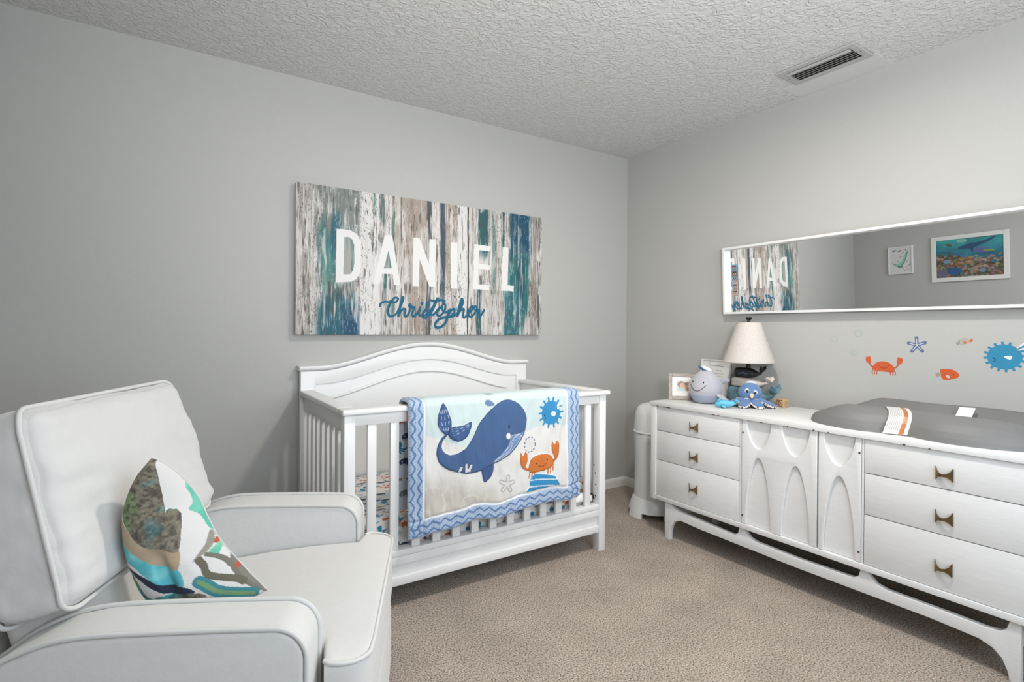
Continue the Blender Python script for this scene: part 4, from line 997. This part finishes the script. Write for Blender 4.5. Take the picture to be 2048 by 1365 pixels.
# table lamp: three stacked carved whales under a linen shade
lx, ly = -.150, -1.100
lamp = thing('table_lamp', 'table lamp with oatmeal linen shade on three stacked wooden whales', 'lamp', (lx, ly, TOP))
M_shade = mat('oatmeal_linen', (.80, .775, .75), .9, var=.10, var_scale=180, bump=.0008, bump_scale=260)
M_black = mat('distressed_black_wood', (.12, .11, .105), .55, var=.5, var_scale=70, bump=.001, bump_scale=60)
M_drift = mat('white_driftwood', (.78, .75, .71), .75, var=.14, var_scale=50, bump=.001, bump_scale=50, stretch=(1, .25, 1))
M_teal = mat('distressed_teal_wood', (.36, .50, .54), .65, var=.35, var_scale=45, bump=.001, bump_scale=50, stretch=(1, .4, 1))
def carved_whale(m, z0, h, y0, y1, wd, name, sub):
    """blocky whale: flat bottomed body from y0 (head) to y1 (tail), flukes raised at the tail"""
    L = y1-y0; S = []
    for q, hh, zz_, ww, ex in ((0, .38, .52, .40, 5), (.012, .46, .5, .47, 5), (.05, .5, .5, .5, 5), (.25, .5, .5, .5, 4.5), (.45, .49, .49, .49, 4), (.58, .41, .45, .42, 3.5), (.70, .28, .42, .3, 3), (.80, .18, .44, .20, 2.5), (.88, .14, .52, .15, 2.2), (.93, .13, .60, .13, 2)):
        S.append(((0, y0+q*L, z0+zz_*h), (1, 0, 0), (0, 0, 1), ww*wd, hh*h, ex))
    b_ = loft(name, S, m, lamp, 28, angle=50)
    for s_ in (-1, 1):
        zt = z0+.62*h
        loft('fluke', [((0, y0+.90*L, zt), (1, 0, 0), (0, 1, .3), .05*wd, .06*h, 2), ((s_*.10*wd, y0+.95*L, zt+.20*h), (1, 0, 0), (0, 1, .2), .07*wd, .11*abs(L)*.8, 2), ((s_*.22*wd, y0+.99*L, zt+.46*h), (1, 0, 0), (0, 1, .2), .06*wd, .07*abs(L), 2), ((s_*.30*wd, y0+1.0*L, zt+.66*h), (1, 0, 0), (0, 1, 0), .02*wd, .015*abs(L), 2)], m, b_, 14)
    if sub: return b_
    return b_
carved_whale(M_teal, 0.0005, .088, .098, -.165, .10, 'blue_whale', 0)
carved_whale(M_drift, .0885, .052, .082, -.130, .085, 'white_whale', 0)
bw_ = carved_whale(M_black, .1405, .055, .066, -.090, .07, 'black_whale', 0)
for k in range(5):
    box('worn_streak', (-.0362, .035-.012*k-.010, .162+.004*(k % 3)), (-.0350, .035-.012*k+.006, .164+.004*(k % 3)), mat('worn_blue_paint', (.45, .55, .66), .6), bw_, 0)
lathe('post', [(0, .195), (.013, .196), (.012, .205), (.011, .255), (0, .256)], M_black, lamp, 24)
lathe('shade', [(.137, .226), (.062, .452), (.060, .452), (.135, .226)], M_shade, lamp, 64, angle=30)
for r_, z in ((.1362, .2285), (.0617, .4495)):
    tube('shade_trim', [(r_*math.cos(a), r_*math.sin(a), z) for a in np.linspace(0, 2*PI, 49)[:-1]], .0022, mat('shade_tape', (.75, .72, .69), .9), lamp, 8, True)
bm = bm_tube([(0, 0, .25), (0, 0, .455)], .003, 8)
for k in range(3): bm_tube([(0, 0, .448), (.0605*math.cos(k*2.1), .0605*math.sin(k*2.1), .448)], .0016, 6, False, bm)
from_bm('spider', bm, M_metal, lamp, True)
fin_ = lathe('finial', [(0, .452), (.010, .453), (.008, .460), (.0075, .466), (.010, .470), (0, .471)], M_black, lamp, 20)
for s_ in (-1, 1):
    ellipsoid('fluke_knob', (0, s_*.008, .474), (.008, .011, .0075), M_black, fin_, Matrix.Rotation(s_*.35, 3, 'X'), 14)

# blue octopus plush
M_oct = mat('blue_plush', (.36, .49, .67), .92, var=.04, var_scale=40, bump=.001, bump_scale=200, sheen=.3)
M_und = mat('black_and_white_print', (.9, .88, .86), .85)
nt = M_und.node_tree; tcn = nt.nodes.new('ShaderNodeTexCoord'); vo = nt.nodes.new('ShaderNodeTexVoronoi'); vo.feature = 'DISTANCE_TO_EDGE'
vo.inputs['Scale'].default_value = 75; cpn = nt.nodes.new('ShaderNodeValToRGB'); cpn.color_ramp.interpolation = 'CONSTANT'
cpn.color_ramp.elements[0].color = (.78, .7, .66, 1); cpn.color_ramp.elements[1].position = .16; cpn.color_ramp.elements[1].color = (.015, .013, .013, 1)
e3 = cpn.color_ramp.elements.new(.38); e3.color = (.75, .68, .66, 1)
nt.links.new(tcn.outputs['Object'], vo.inputs['Vector']); nt.links.new(vo.outputs['Distance'], cpn.inputs[0]); nt.links.new(cpn.outputs[0], nt.nodes['Principled BSDF'].inputs['Base Color'])
M_beige = mat('cream_felt', (.85, .77, .62), .9); M_wht = mat('white_eye_felt', (.87, .87, .86), .5)
t = thing('octopus_plush', 'blue octopus plush with patterned tentacles sitting before the lamp', 'soft toy', (-.280, -1.195, TOP), math.atan2(-.60, -.80))
ellipsoid('head', (0, 0, .073), (.056, .058, .054), M_oct, t, None, 32, lambda v: (v.x, v.y, v.z*(1 if v.z > 0 else 1.05)))
for s_ in (-1, 1):
    e_ = ellipsoid('eye', (.046, s_*.019+.002, .083+.004*-s_), (.010, .0125, .0125), M_wht, t, None, 18)
    ellipsoid('pupil', (.055, s_*.019+.002, .081+.004*-s_), (.003, .007, .007), M_ink, e_, None, 14)
loft('snout', [((.048, .004, .066), (0, 1, 0), (0, 0, 1), .009, .013, 2), ((.062, .004, .062), (0, 1, 0), (.3, 0, 1), .011, .012, 2), ((.072, .004, .054), (0, 1, 0), (.5, 0, 1), .004, .005, 2)], M_beige, t, 16)
for s_ in (-1, 1):
    loft('bow_tie', [((.050, 0, .040), (1, 0, 0), (0, 0, 1), .005, .004, 2), ((.049, -s_*.018, .039+.002*s_), (1, 0, 0), (0, 0, 1), .005, .009, 2), ((.045, -s_*.032, .038), (1, 0, 0), (0, 0, 1), .004, .010, 2)], M_beige if s_ < 0 else mat('striped_ribbon', (.8, .74, .72), .9), t, 14)
for k in range(8):
    a = 2*PI*(k+.5)/8; ln = (.100, .120, .075, .05, .05, .075, .120, .100)[k]; c_, s_ = math.cos(a), math.sin(a); secs = []
    for q, wd, hh, z in ((0, .018, .012, .040), (.25, .023, .012, .036), (.5, .027, .012, .026), (.75, .026, .010, .015), (.93, .018, .008, .010), (1, .004, .003, .007)):
        secs.append(((c_*(.018+ln*q), s_*(.018+ln*q), z), (-s_, c_, 0), (.35*c_, .35*s_, 1), wd, hh*.55, 2.2))
    te = loft('tentacle', [((c[0], c[1], c[2]+.006), *r) for c, *r in secs], M_oct, t, 18)
    loft('underside', [((c[0]+c_*.002+.007*abs(s_), c[1]+s_*.002, c[2]-.004), ea, eb, ha*1.13, hb*1.1, p_) for c, ea, eb, ha, hb, p_ in secs], M_und, te, 18)
flat('care_tag', [[(-.009, 0), (.009, 0), (.009, .020), (-.009, .020)]], .0008, lambda a, b, d: (-.01+d, -.062+a*.5, .026+b*.9), M_wht, t)
ellipsoid('cap', (-.012, .002, .120), (.026, .026, .010), M_hatw, t, Matrix.Rotation(-.5, 3, 'Y'), 18)
# turquoise fish-shaped teether
M_cyan = mat('turquoise_satin', (.36, .69, .80), .45, bump=.002, bump_scale=40)
ang = math.atan2(-.80, .60)
t = thing('teething_toy', 'small turquoise whale shaped soft toy in front of the octopus', 'toy', (-.450, -1.165, TOP), ang)
S = [((-.052, 0, .016), (0, 1, 0), (0, 0, 1), .004, .006, 2), ((-.044, 0, .018), (0, 1, 0), (0, 0, 1), .012, .014, 2), ((-.02, 0, .022), (0, 1, 0), (0, 0, 1), .018, .020, 2), ((.012, 0, .022), (0, 1, 0), (0, 0, 1), .017, .019, 2), ((.036, 0, .024), (0, 1, 0), (0, 0, 1), .012, .013, 2), ((.050, 0, .030), (0, 1, 0), (0, 0, 1), .006, .009, 2)]
loft('body', S, M_cyan, t, 22)
for s_ in (-1, 1): loft('tail_fluke', [((.044, 0, .030), (0, 1, 0), (0, 0, 1), .006, .007, 2), ((.054, s_*.012, .038), (1, 0, 0), (0, 0, 1), .010, .007, 2), ((.056, s_*.026, .043), (1, 0, 0), (0, 0, 1), .004, .003, 2)], M_cyan, t, 14)
for s_ in (-1, 1): loft('fin', [((-.015, s_*.014, .018), (1, 0, 0), (0, 0, 1), .010, .006, 2), ((-.008, s_*.028, .009), (1, 0, 0), (0, 0, 1), .009, .005, 2), ((-.002, s_*.035, .005), (1, 0, 0), (0, 0, 1), .003, .003, 2)], M_cyan, t, 14)
loft('top_fin', [((-.034, -.006, .034), (1, 0, 0), (0, 1, 0), .010, .006, 2), ((-.030, -.008, .044), (1, 0, 0), (0, 1, 0), .008, .005, 2), ((-.026, -.010, .050), (1, 0, 0), (0, 1, 0), .003, .002, 2)], M_cyan, t, 14)

# alphabet block
M_block = mat('maple_block', (.74, .62, .48), .6, var=.08, var_scale=40, stretch=(1, 1, 5)); M_burn = mat('burnt_brown', (.42, .25, .16), .7)
t = thing('alphabet_block', 'small wooden alphabet block with a letter D beside the octopus', 'toy block', (-.160, -1.305, TOP), 3.02)
b_ = .0225
box('cube', (-b_, -b_, 0), (b_, b_, 2*b_), M_block, t, .0025)
# front-left face is local +x; front-right face is local +y
fx = lambda a, b, d: (b_-.0004+d, a, b_+b)
fy = lambda a, b, d: (-a, b_-.0004+d, b_+b)
sq = lambda h: [(-h, -h), (h, -h), (h, h), (-h, h)]
flat('letter_border', [sq(.0165), sq(.0135)[::-1]], .0012, fx, M_burn, t)
Dd = [(-.007, -.010)]+[(-.001+.009*math.cos(a), .010*math.sin(a)) for a in np.linspace(-PI/2, PI/2, 15)]+[(-.007, .010)]
Di = [(-.0035, -.0065)]+[(-.001+.0055*math.cos(a), .0065*math.sin(a)) for a in np.linspace(-PI/2, PI/2, 15)]+[(-.0035, .0065)]
flat('letter', [Dd, Di[::-1]], .0012, fx, M_burn, t)
M_mark = mat('pale_brown_marks', (.60, .46, .33), .7)
bm = bmesh.new()
for cx_ in (-.009, 0, .009):
    for dz in (-.008, .0, .008): bm_box(bm, (-cx_-.0025, b_-.0002, b_+dz-.0022), (-cx_+.0025, b_+.0004, b_+dz+.0022))
from_bm('side_marks', bm, M_mark, t)

# changing pad: grey moulded peanut with raised long sides
M_pad = mat('grey_moulded_foam', (.455, .455, .45), .55, var=.02, var_scale=20, bump=.0004, bump_scale=90)
pcx, pcy, PLn, PW = -.330, -1.985, .412, .225
t = thing('changing_pad', 'grey peanut shaped changing pad with raised sides on the dresser top', 'changing pad', (pcx, pcy, TOP))
def half_w(q):          # q from -1 (left end in the picture) to 1
    return PW*(1-.22*math.exp(-((q+.02)/.24)**2))*max(0, 1-abs(q)**3.6)**.5
PK = [(-1, 0), (-.985, .020), (-.94, .043), (-.84, .067), (-.7, .085), (-.54, .094), (-.38, .086), (-.18, .058), (.05, .036), (.25, .036), (.42, .056), (.60, .080), (.74, .097), (.84, .101), (.93, .088), (.98, .055), (1, 0)]
PKX, PKZ = [q[0] for q in PK], [q[1] for q in PK]
def pad_z(q, k):
    z = float(np.interp(k, PKX, PKZ)); e = min(1, max(0, (-q-.50)/.42 if q < 0 else (q-.80)/.18)); e = e*e*(3-2*e)
    dome = .060*max(0, 1-abs(k)**3)**.5
    z = z*(1-e)+dome*e
    return z*max(0, 1-abs(q)**7)**.5
nu, nv = 150, 150
P = np.zeros((nu, nv, 3)); kk = np.concatenate([np.sin(np.linspace(-PI/2, PI/2, 110)), np.sin(np.linspace(PI/2, -PI/2, 40))])
for i in range(nu):
    q = math.sin((-1+2*i/(nu-1))*PI/2)*.9998; hw_ = max(half_w(q), .003)
    for j, k in enumerate(kk):
        if j < 110: P[i, j] = (hw_*k, -q*PLn, max(.0006, pad_z(q, k)))
        else: P[i, j] = (hw_*k*.93, -q*PLn*.985, .0004)
o = grid('foam_body', P, M_pad, None, t)
# printed label wrapped over the near side at the waist
nu, nv = 40, 150
P = np.zeros((nu, nv, 3)); U = np.zeros((nu, nv)); V = np.zeros((nu, nv))
kk = -1.0+1.0*np.concatenate([(1-np.cos(np.linspace(0, PI/2, 90)))*.30, np.linspace(.30, .62, 61)[1:]])
for i in range(nu):
    for j, k in enumerate(kk):
        f = j/(nv-1); yv = .100-.075*i/(nu-1)-.030*math.sin(PI*min(1, f*1.1))+.02*(1-f)*0
        q = -yv/PLn; x, z = half_w(q)*k, pad_z(q, k)
        P[i, j] = (x-.006*(1-f), yv-.045*(1-f)**1.5, max(z+.0045, .0015)); U[i, j] = i/(nu-1)*.078; V[i, j] = f*.19
p = Paint(U, V, hexc('#dddcd9'))
p.poly([(.050, 0), (.066, 0), (.066, .19), (.050, .19)], hexc('#c07a45'))
rnd = random.Random(3)
for k in range(7):
    y = .02
    while y < .175:
        l = rnd.uniform(.006, .02); p.line([(.006+k*.006, y), (.006+k*.006, min(y+l, .18))], .0020, hexc('#a2a3a2')); y += l+.003
for v_ in (.05, .10, .15): p.ell(.058, v_, .004, .004, hexc('#a8683c'))
lb = grid('warning_label', P, M_print, p.out(), t, smooth=True)
sol = lb.modifiers.new('thickness', 'SOLIDIFY'); sol.thickness = .0008
# white strap end tucked in the hollow
flat('strap_end', [[(-.026, 0), (.026, .0), (.025, .058), (-.026, .060)]], .0015, lambda a, b, d: (.052+.060*(b/.06)+d, -.118+a, .058+b*.75), M_wht, t)

# ---------------------------------------------------------------- diaper pail behind the dresser end
t = thing('diaper_pail', 'tall white plastic diaper pail between crib and dresser in the corner', 'pail', (-.300, -.555, 0), math.atan2(-.62, -.78))
lathe('body', [(0, .055), (.128, .06), (.126, .10), (.122, .20), (.124, .40), (.130, .515), (0, .516)], M_plastic, t, 64)
lathe('lid', [(.130, .517), (.1345, .520), (.1345, .526), (.130, .530), (.128, .56), (.123, .63), (.112, .668), (.092, .688), (.06, .699), (0, .703)], M_plastic, t, 64)
base_o = lathe('foot_ring', [(.1295, .115), (.134, .108), (.150, .07), (.158, .035), (.150, .035), (.128, .055)], M_plastic, t, 64)
for k in range(4):
    a0_ = PI/4+k*PI/2; bm = bmesh.new(); n_ = 10; rows = []
    for j in range(n_+1):
        a = a0_-.34+.68*j/n_; c_, s_ = math.cos(a), math.sin(a)
        rows.append([bm.verts.new((r_*c_, r_*s_, z)) for r_, z in ((.148, .072), (.160, .036), (.167, .001), (.150, .001), (.140, .05))])
    for A_, B_ in zip(rows, rows[1:]):
        for q in range(5): bm.faces.new((A_[q], A_[(q+1) % 5], B_[(q+1) % 5], B_[q]))
    bm.faces.new(rows[0]); bm.faces.new(rows[-1][::-1]); from_bm('foot', bm, M_plastic, base_o, True, 30)
hs = []
for k in range(13):
    a = .42-.62+1.0*k/12; hs.append(((.137*math.cos(a), .137*math.sin(a), .487), (math.cos(a), math.sin(a), 0), (0, 0, 1), .006+.010*math.sin(PI*k/12), .006+.013*math.sin(PI*k/12)**.5, 3))
loft('latch', hs, M_plastic, t, 16)

# ---------------------------------------------------------------- wall mirror (leans forward a little) and the photo strip stuck on it
TH = .045
MW_, MH_, MD_, MF_ = 1.65, .402, .045, .014
mir = thing('wall_mirror', 'long white framed horizontal mirror on the wall above the dresser', 'mirror', (-.010, -.866, 1.262))
mir.rotation_euler = (0, -TH, 0)
bm = bmesh.new()
for a, b in (((0, -MF_), (0, MH_)), ((-MW_+0, -MW_), (0, 0))): pass
for y0, y1, z0, z1 in ((-MF_, 0, 0, MH_), (-MW_, -MW_+MF_, 0, MH_), (-MW_+MF_, -MF_, 0, MF_), (-MW_+MF_, -MF_, MH_-MF_, MH_)):
    bm_box(bm, (-MD_, y0, z0), (0, y1, z1), .0012, 1)
from_bm('frame', bm, M_trim, mir)
M_mirror = mat('silvered_glass', (.975, .975, .97), 0.0, metal=1.0)
box('glass', (-.012, -MW_+MF_, MF_), (-.006, -MF_, MH_-MF_), M_mirror, mir, 0)
for y in (-.25, -MW_+.25): box('hanger', (.0002, y-.02, MH_-.06), (.008, y+.02, MH_-.03), M_metal, mir, 0)
U, V = np.meshgrid(np.linspace(0, .038, 40), np.linspace(0, .190, 180), indexing='ij')
p = Paint(U, V, hexc('#9fc0d8'))
for k, c in enumerate(('#c79a7e', '#b58a70', '#d6a184', '#8d7f70', '#74889a')):
    y = .019+.038*k
    bgc = ('#cfc6bd', '#7fb0d2', '#7fb8dc', '#6f7f86', '#6fa9d6')[k]
    p.poly([(.001, y-.0185), (.037, y-.0185), (.037, y+.0185), (.001, y+.0185)], hexc(bgc))
    for dx, hc in ((-.006, '#3b2c26'), (.007, '#4a362c')):
        p.ell(.019+dx, y+.003, .008, .011, hexc(hc)).ell(.019+dx, y, .0055, .0075, hexc('#c99b80')).ell(.019+dx, y-.015, .009, .007, hexc(c))
strip = thing('photo_strip', 'strip of five small couple photos stuck at the mirror left side', 'photo strip', (-.010, -.866, 1.262))
strip.rotation_euler = (0, -TH, 0)
b0 = .108
Pq_ = np.stack([np.full_like(U, -.0135), -.0455-U-.006*(V/.19)*-1+.0, b0+V], -1)
g_ = grid('prints', Pq_, M_print, p.out(), strip, smooth=False)
sol = g_.modifiers.new('thickness', 'SOLIDIFY'); sol.thickness = .0008

# ---------------------------------------------------------------- wall stickers over the dresser
DEC = {}
def dmat(h):
    if h not in DEC: DEC[h] = mat('sticker_vinyl', hexc(h), .5)
    return DEC[h]
def sticker(name, label, y, z, group=None): return thing(name, label, 'wall sticker', (0, y, z), 0, group)
def sk(t, name, loops, h, lay=0):      # (a, b): a runs to the right in the picture
    return flat(name, loops, .0004, lambda a, b, d: (-.0003-.0004*lay-d, -a, b), dmat(h), t)
ring = lambda r, n=32, cx=0, cy=0: [(cx+r*math.cos(2*PI*k/n), cy+r*math.sin(2*PI*k/n)) for k in range(n)]
elp = lambda cx, cy, rx, ry, rot=0, n=24: [(cx+rx*math.cos(2*PI*k/n)*math.cos(rot)-ry*math.sin(2*PI*k/n)*math.sin(rot), cy+rx*math.cos(2*PI*k/n)*math.sin(rot)+ry*math.sin(2*PI*k/n)*math.cos(rot)) for k in range(n)]
def bar(pts, wd):
    L_, R2 = [], []
    for i, q in enumerate(pts):
        a = pts[max(0, i-1)]; b = pts[min(len(pts)-1, i+1)]; l = math.hypot(b[0]-a[0], b[1]-a[1]) or 1
        n_ = (-(b[1]-a[1])/l*wd/2, (b[0]-a[0])/l*wd/2); L_.append((q[0]+n_[0], q[1]+n_[1])); R2.append((q[0]-n_[0], q[1]-n_[1]))
    return L_+R2[::-1]
for y, z, r, lb_ in ((-1.485, 1.118, .0185, 'pale mint bubble ring sticker, leftmost of the three under the mirror'), (-1.601, 1.152, .0185, 'pale mint bubble ring sticker, highest of the three under the mirror'), (-1.580, 1.055, .0145, 'small pale mint bubble ring sticker, lowest of the three')):
    t = sticker('bubble_sticker', lb_, y, z, 'bubble ring stickers'); sk(t, 'ring', [ring(r), ring(r-.0036)[::-1]], '#9bb1a5')
t = sticker('crab_sticker', 'orange smiling crab wall sticker with raised claws', -1.715, .991)
sk(t, 'shell', [cr([(-.049, -.012), (-.046, .002), (-.03, .020), (-.005, .027), (.022, .022), (.040, .006), (.046, -.012), (.043, -.022), (.02, -.024), (-.02, -.021), (-.042, -.016)], 4, True)], '#c9592f')
for s_ in (-1, 1):
    o = sk(t, 'claw', [cr([(s_*.060, .012), (s_*.075, .020), (s_*.079, .036), (s_*.075, .050)], 4)+[(s_*.069, .044)]+[(s_*.063, .052)]+cr([(s_*.057, .044), (s_*.055, .030), (s_*.056, .018)], 4)], '#c9592f')
    sk(t, 'arm', [bar(cr([(s_*.042, -.004), (s_*.054, .002), (s_*.062, .016)], 4), .006)], '#b9522b', .37)
    for k in range(3): sk(t, 'leg', [bar(cr([(s_*(.026+.009*k), -.018+.003*k), (s_*(.030+.010*k), -.030+.002*k), (s_*(.028+.0095*k), -.038)], 3), .0035)], '#b9522b', .2)
    sk(t, 'eye', [elp(s_*.020-.001, .007, .0025, .0025)], '#5b3424', 1)
sk(t, 'smile', [bar(cr([(-.017, .002), (-.008, -.005), (.004, -.006), (.016, .000)], 5), .0022)], '#6f3320', 1)
t = sticker('starfish_sticker', 'slate blue starfish wall sticker with white lines', -1.850, 1.100)
st_ = []
for k in range(5):
    a = PI/2+2*PI*k/5+.05; st_ += [(.0135*math.cos(a-PI/5), .014*math.sin(a-PI/5)), (.036*math.cos(a-.2), .036*math.sin(a-.2)), (.041*math.cos(a), .041*math.sin(a)), (.036*math.cos(a+.2), .036*math.sin(a+.2))]
sk(t, 'star', [cr(st_, 3, True)], '#5a6a8e')
for k in range(5):
    a = PI/2+2*PI*k/5+.05; sk(t, 'stripe', [bar([(.001*math.cos(a), .001*math.sin(a)), (.030*math.cos(a), .030*math.sin(a))], .0030)], '#cfd2d6', 1)
t = sticker('fish_sticker', 'small grey fish wall sticker with orange tail and fin', -2.022, 1.120)
sk(t, 'body', [cr([(-.027, -.008), (-.022, .004), (-.005, .014), (.010, .016), (.018, .006), (.016, -.006), (.004, -.012), (-.018, -.016)], 4, True)], '#aaa69c')
sk(t, 'tail', [[(.018, .004), (.030, .016), (.033, .004), (.024, -.002)]], '#c9683a', 1); sk(t, 'fin', [elp(.005, -.004, .006, .005)], '#c9683a', 1); sk(t, 'eye', [elp(-.015, -.003, .002, .002)], '#444444', 1)
sk(t, 'smile', [bar(cr([(-.024, -.007), (-.019, -.011), (-.014, -.009)], 3), .0018)], '#555555', 1)
t = sticker('fish_sticker', 'orange fish wall sticker with pale fin and tail, below the starfish', -1.974, .972)
sk(t, 'body', [cr([(-.033, .022), (-.010, .025), (.012, .023), (.030, .010), (.035, -.002), (.026, -.012), (.0, -.022), (-.020, -.024), (-.030, -.010)], 4, True)], '#c9592f')
sk(t, 'tail', [[(-.030, .006), (-.052, .008), (-.050, -.008), (-.044, -.012), (-.030, -.004)]], '#9c9486', .3); sk(t, 'fin', [cr([(-.014, -.006), (-.005, -.002), (.002, -.008), (-.004, -.016)], 4, True)], '#c9c3b4', 1); sk(t, 'eye', [elp(.016, .002, .0025, .0025)], '#4a3328', 1)
t = sticker('pufferfish_sticker', 'large blue spiky pufferfish wall sticker at the right edge', -2.158, 1.060)
sk(t, 'body', [elp(0, 0, .056, .052, 0, 48)], '#2f86ab')
for k in range(16):
    a = 2*PI*k/16+.1
    if k == 2: continue
    sk(t, 'spike', [bar([(.052*math.cos(a), .048*math.sin(a)), (.068*math.cos(a), .063*math.sin(a))], .009)], '#2f86ab', .3)
for k in range(4): sk(t, 'tail_ray', [bar([(.040, .024+k*.004), (.062, .026+k*.011)], .006)], ('#2f86ab', '#e3e6e4', '#2f86ab', '#e3e6e4')[k], 1)
sk(t, 'fin', [cr([(-.001, .000), (.012, .005), (.024, .004), (.020, -.010), (.008, -.008)], 4, True)], '#d7e3de', 1)
sk(t, 'eye', [elp(-.033, -.007, .003, .003)], '#14242c', 1); sk(t, 'smile', [bar(cr([(-.036, -.022), (-.029, -.017), (-.028, -.010)], 4), .002)], '#14242c', 1)

# ---------------------------------------------------------------- pictures on the left wall (seen in the mirror)
def wall_picture(name, label, y0, y1, z0, z1, fw, art, nu, nv, depth=.022):
    t = thing(name, label, 'picture', (XL, (y0+y1)/2, (z0+z1)/2)); bm = bmesh.new()
    for a, b in (((y0, z0), (y0+fw, z1)), ((y1-fw, z0), (y1, z1)), ((y0+fw, z0), (y1-fw, z0+fw)), ((y0+fw, z1-fw), (y1-fw, z1))):
        bm_box(bm, (XL+.0005, *a), (XL+depth, *b), .002, 1)
    part(from_bm('frame', bm, M_trim, t))
    U, V = np.meshgrid(np.linspace(y0+fw, y1-fw, nu), np.linspace(z0+fw, z1-fw, nv), indexing='ij')
    p = Paint((U-y0-fw)/(y1-y0-2*fw), (V-z0-fw)/(z1-z0-2*fw), (.9, .9, .9)); art(p)
    W(grid, 'art', np.stack([np.full_like(U, XL+depth*.6), U, V], -1), M_print, p.out(), t, smooth=False)
    W(box, 'backing', (XL+.0005, y0+fw, z0+fw), (XL+depth*.55, y1-fw, z1-fw), M_trim, t, 0)
def art_small(p):        # watercolour whale among little fish (a runs from the far end, 1 = left in the mirror)
    p.C[:] = hexc('#e4e4e2'); g1, g2 = hexc('#9fd0bf'), hexc('#4d8f80')
    body = [(.90, .44), (.86, .40), (.72, .28), (.55, .24), (.40, .30), (.28, .44), (.20, .62), (.15, .80), (.13, .88), (.22, .84), (.30, .72), (.38, .56), (.48, .44), (.62, .38), (.80, .36)]
    p.poly(body, g1, 1, 4); p.line([(.86, .40), (.66, .27), (.46, .30), (.30, .48), (.18, .82)], .03, g2, 5); p.line([(.62, .26), (.55, .22), (.42, .26)], .05, g2, 4)
    rn = random.Random(8)
    for _ in range(26):
        x, y = rn.uniform(.06, .94), rn.uniform(.06, .94)
        if abs(y-(.24+1.1*(max(0, .62-x))**1.2)) < .16 and x < .9: continue
        p.ell(x, y, rn.uniform(.025, .05), .012, hexc('#6d7f80'), rn.uniform(-.6, .2))
    for x, y in ((.78, .90), (.52, .88)): p.ell(x, y, .09, .025, hexc('#4a5c60'), -.25)
def art_reef(p):         # underwater reef: teal water with fish above, coral mounds below
    U, V = p.U, p.V; n1 = fbm(U*7, V*6, 61, 4); n2 = fbm(U*20, V*16, 62, 3); n3 = fbm(U*5, V*12, 63, 3)
    top = np.asarray(hexc('#3f9fa0')); mid = np.asarray(hexc('#2b6f8f')); k = np.clip((V-.45)/.5, 0, 1)[:, None]
    p.C[:] = mid*(1-k)+top*k; p.C[:] = p.C*(.75+.5*n3[:, None])
    line_ = .50+.16*(n1-.5)*2-.08*np.sin(U*4+1); low = V < line_
    p.C[low] = np.asarray(hexc('#5b5a48')) *(.6+.8*n2[low][:, None])
    rn = random.Random(12); cols = ['#c9713f', '#b5563a', '#8f6f9a', '#c98a5f', '#6f8f5a', '#d7a06a', '#a05a6a', '#4f7f86', '#c97f8a', '#7a5a44', '#8fae6a']
    for _ in range(260):
        x, y = rn.uniform(0, 1), rn.uniform(0, .54); r = rn.uniform(.008, .034)
        p.ell(x, y, r, r*rn.uniform(.7, 1.3), hexc(rn.choice(cols)), 0, .62)
    sp = (n2 > .62) & low; p.C[sp] = p.C[sp]*.6+.3
    dk = hexc('#2f4f78')
    p.poly([(.66, .76), (.55, .84), (.40, .86), (.28, .90), (.12, .98), (.16, .90), (.32, .80), (.42, .72), (.44, .62), (.50, .72), (.60, .72)], dk, .9, 4)
    p.poly([(.78, .62), (.66, .64), (.56, .58), (.68, .56)], hexc('#3a6f9a'), .8, 4)
    p.ell(.80, .86, .06, .03, hexc('#5a5a4a'), .5).ell(.30, .66, .13, .07, hexc('#7a5a9a'), .2, .7).ell(.20, .64, .09, .03, hexc('#7fae4f'), .1, .8)
    p.ell(.84, .42, .05, .045, hexc('#6f9fc0')).ell(.30, .14, .05, .05, hexc('#7f93b5')).ell(.72, .16, .12, .10, hexc('#2f5f8f')).ell(.90, .12, .08, .09, hexc('#6a6a8a'))
    p.ell(.60, .94, .08, .05, hexc('#cfe3da'), 0, .5)
wall_picture('whale_print', 'small white framed watercolour whale print seen in the mirror', -.563, -.340, 1.445, 1.727, .014, art_small, 150, 180)
wall_picture('reef_picture', 'large white framed coral reef picture seen in the mirror', -1.303, -.718, 1.338, 1.780, .040, art_reef, 320, 240)
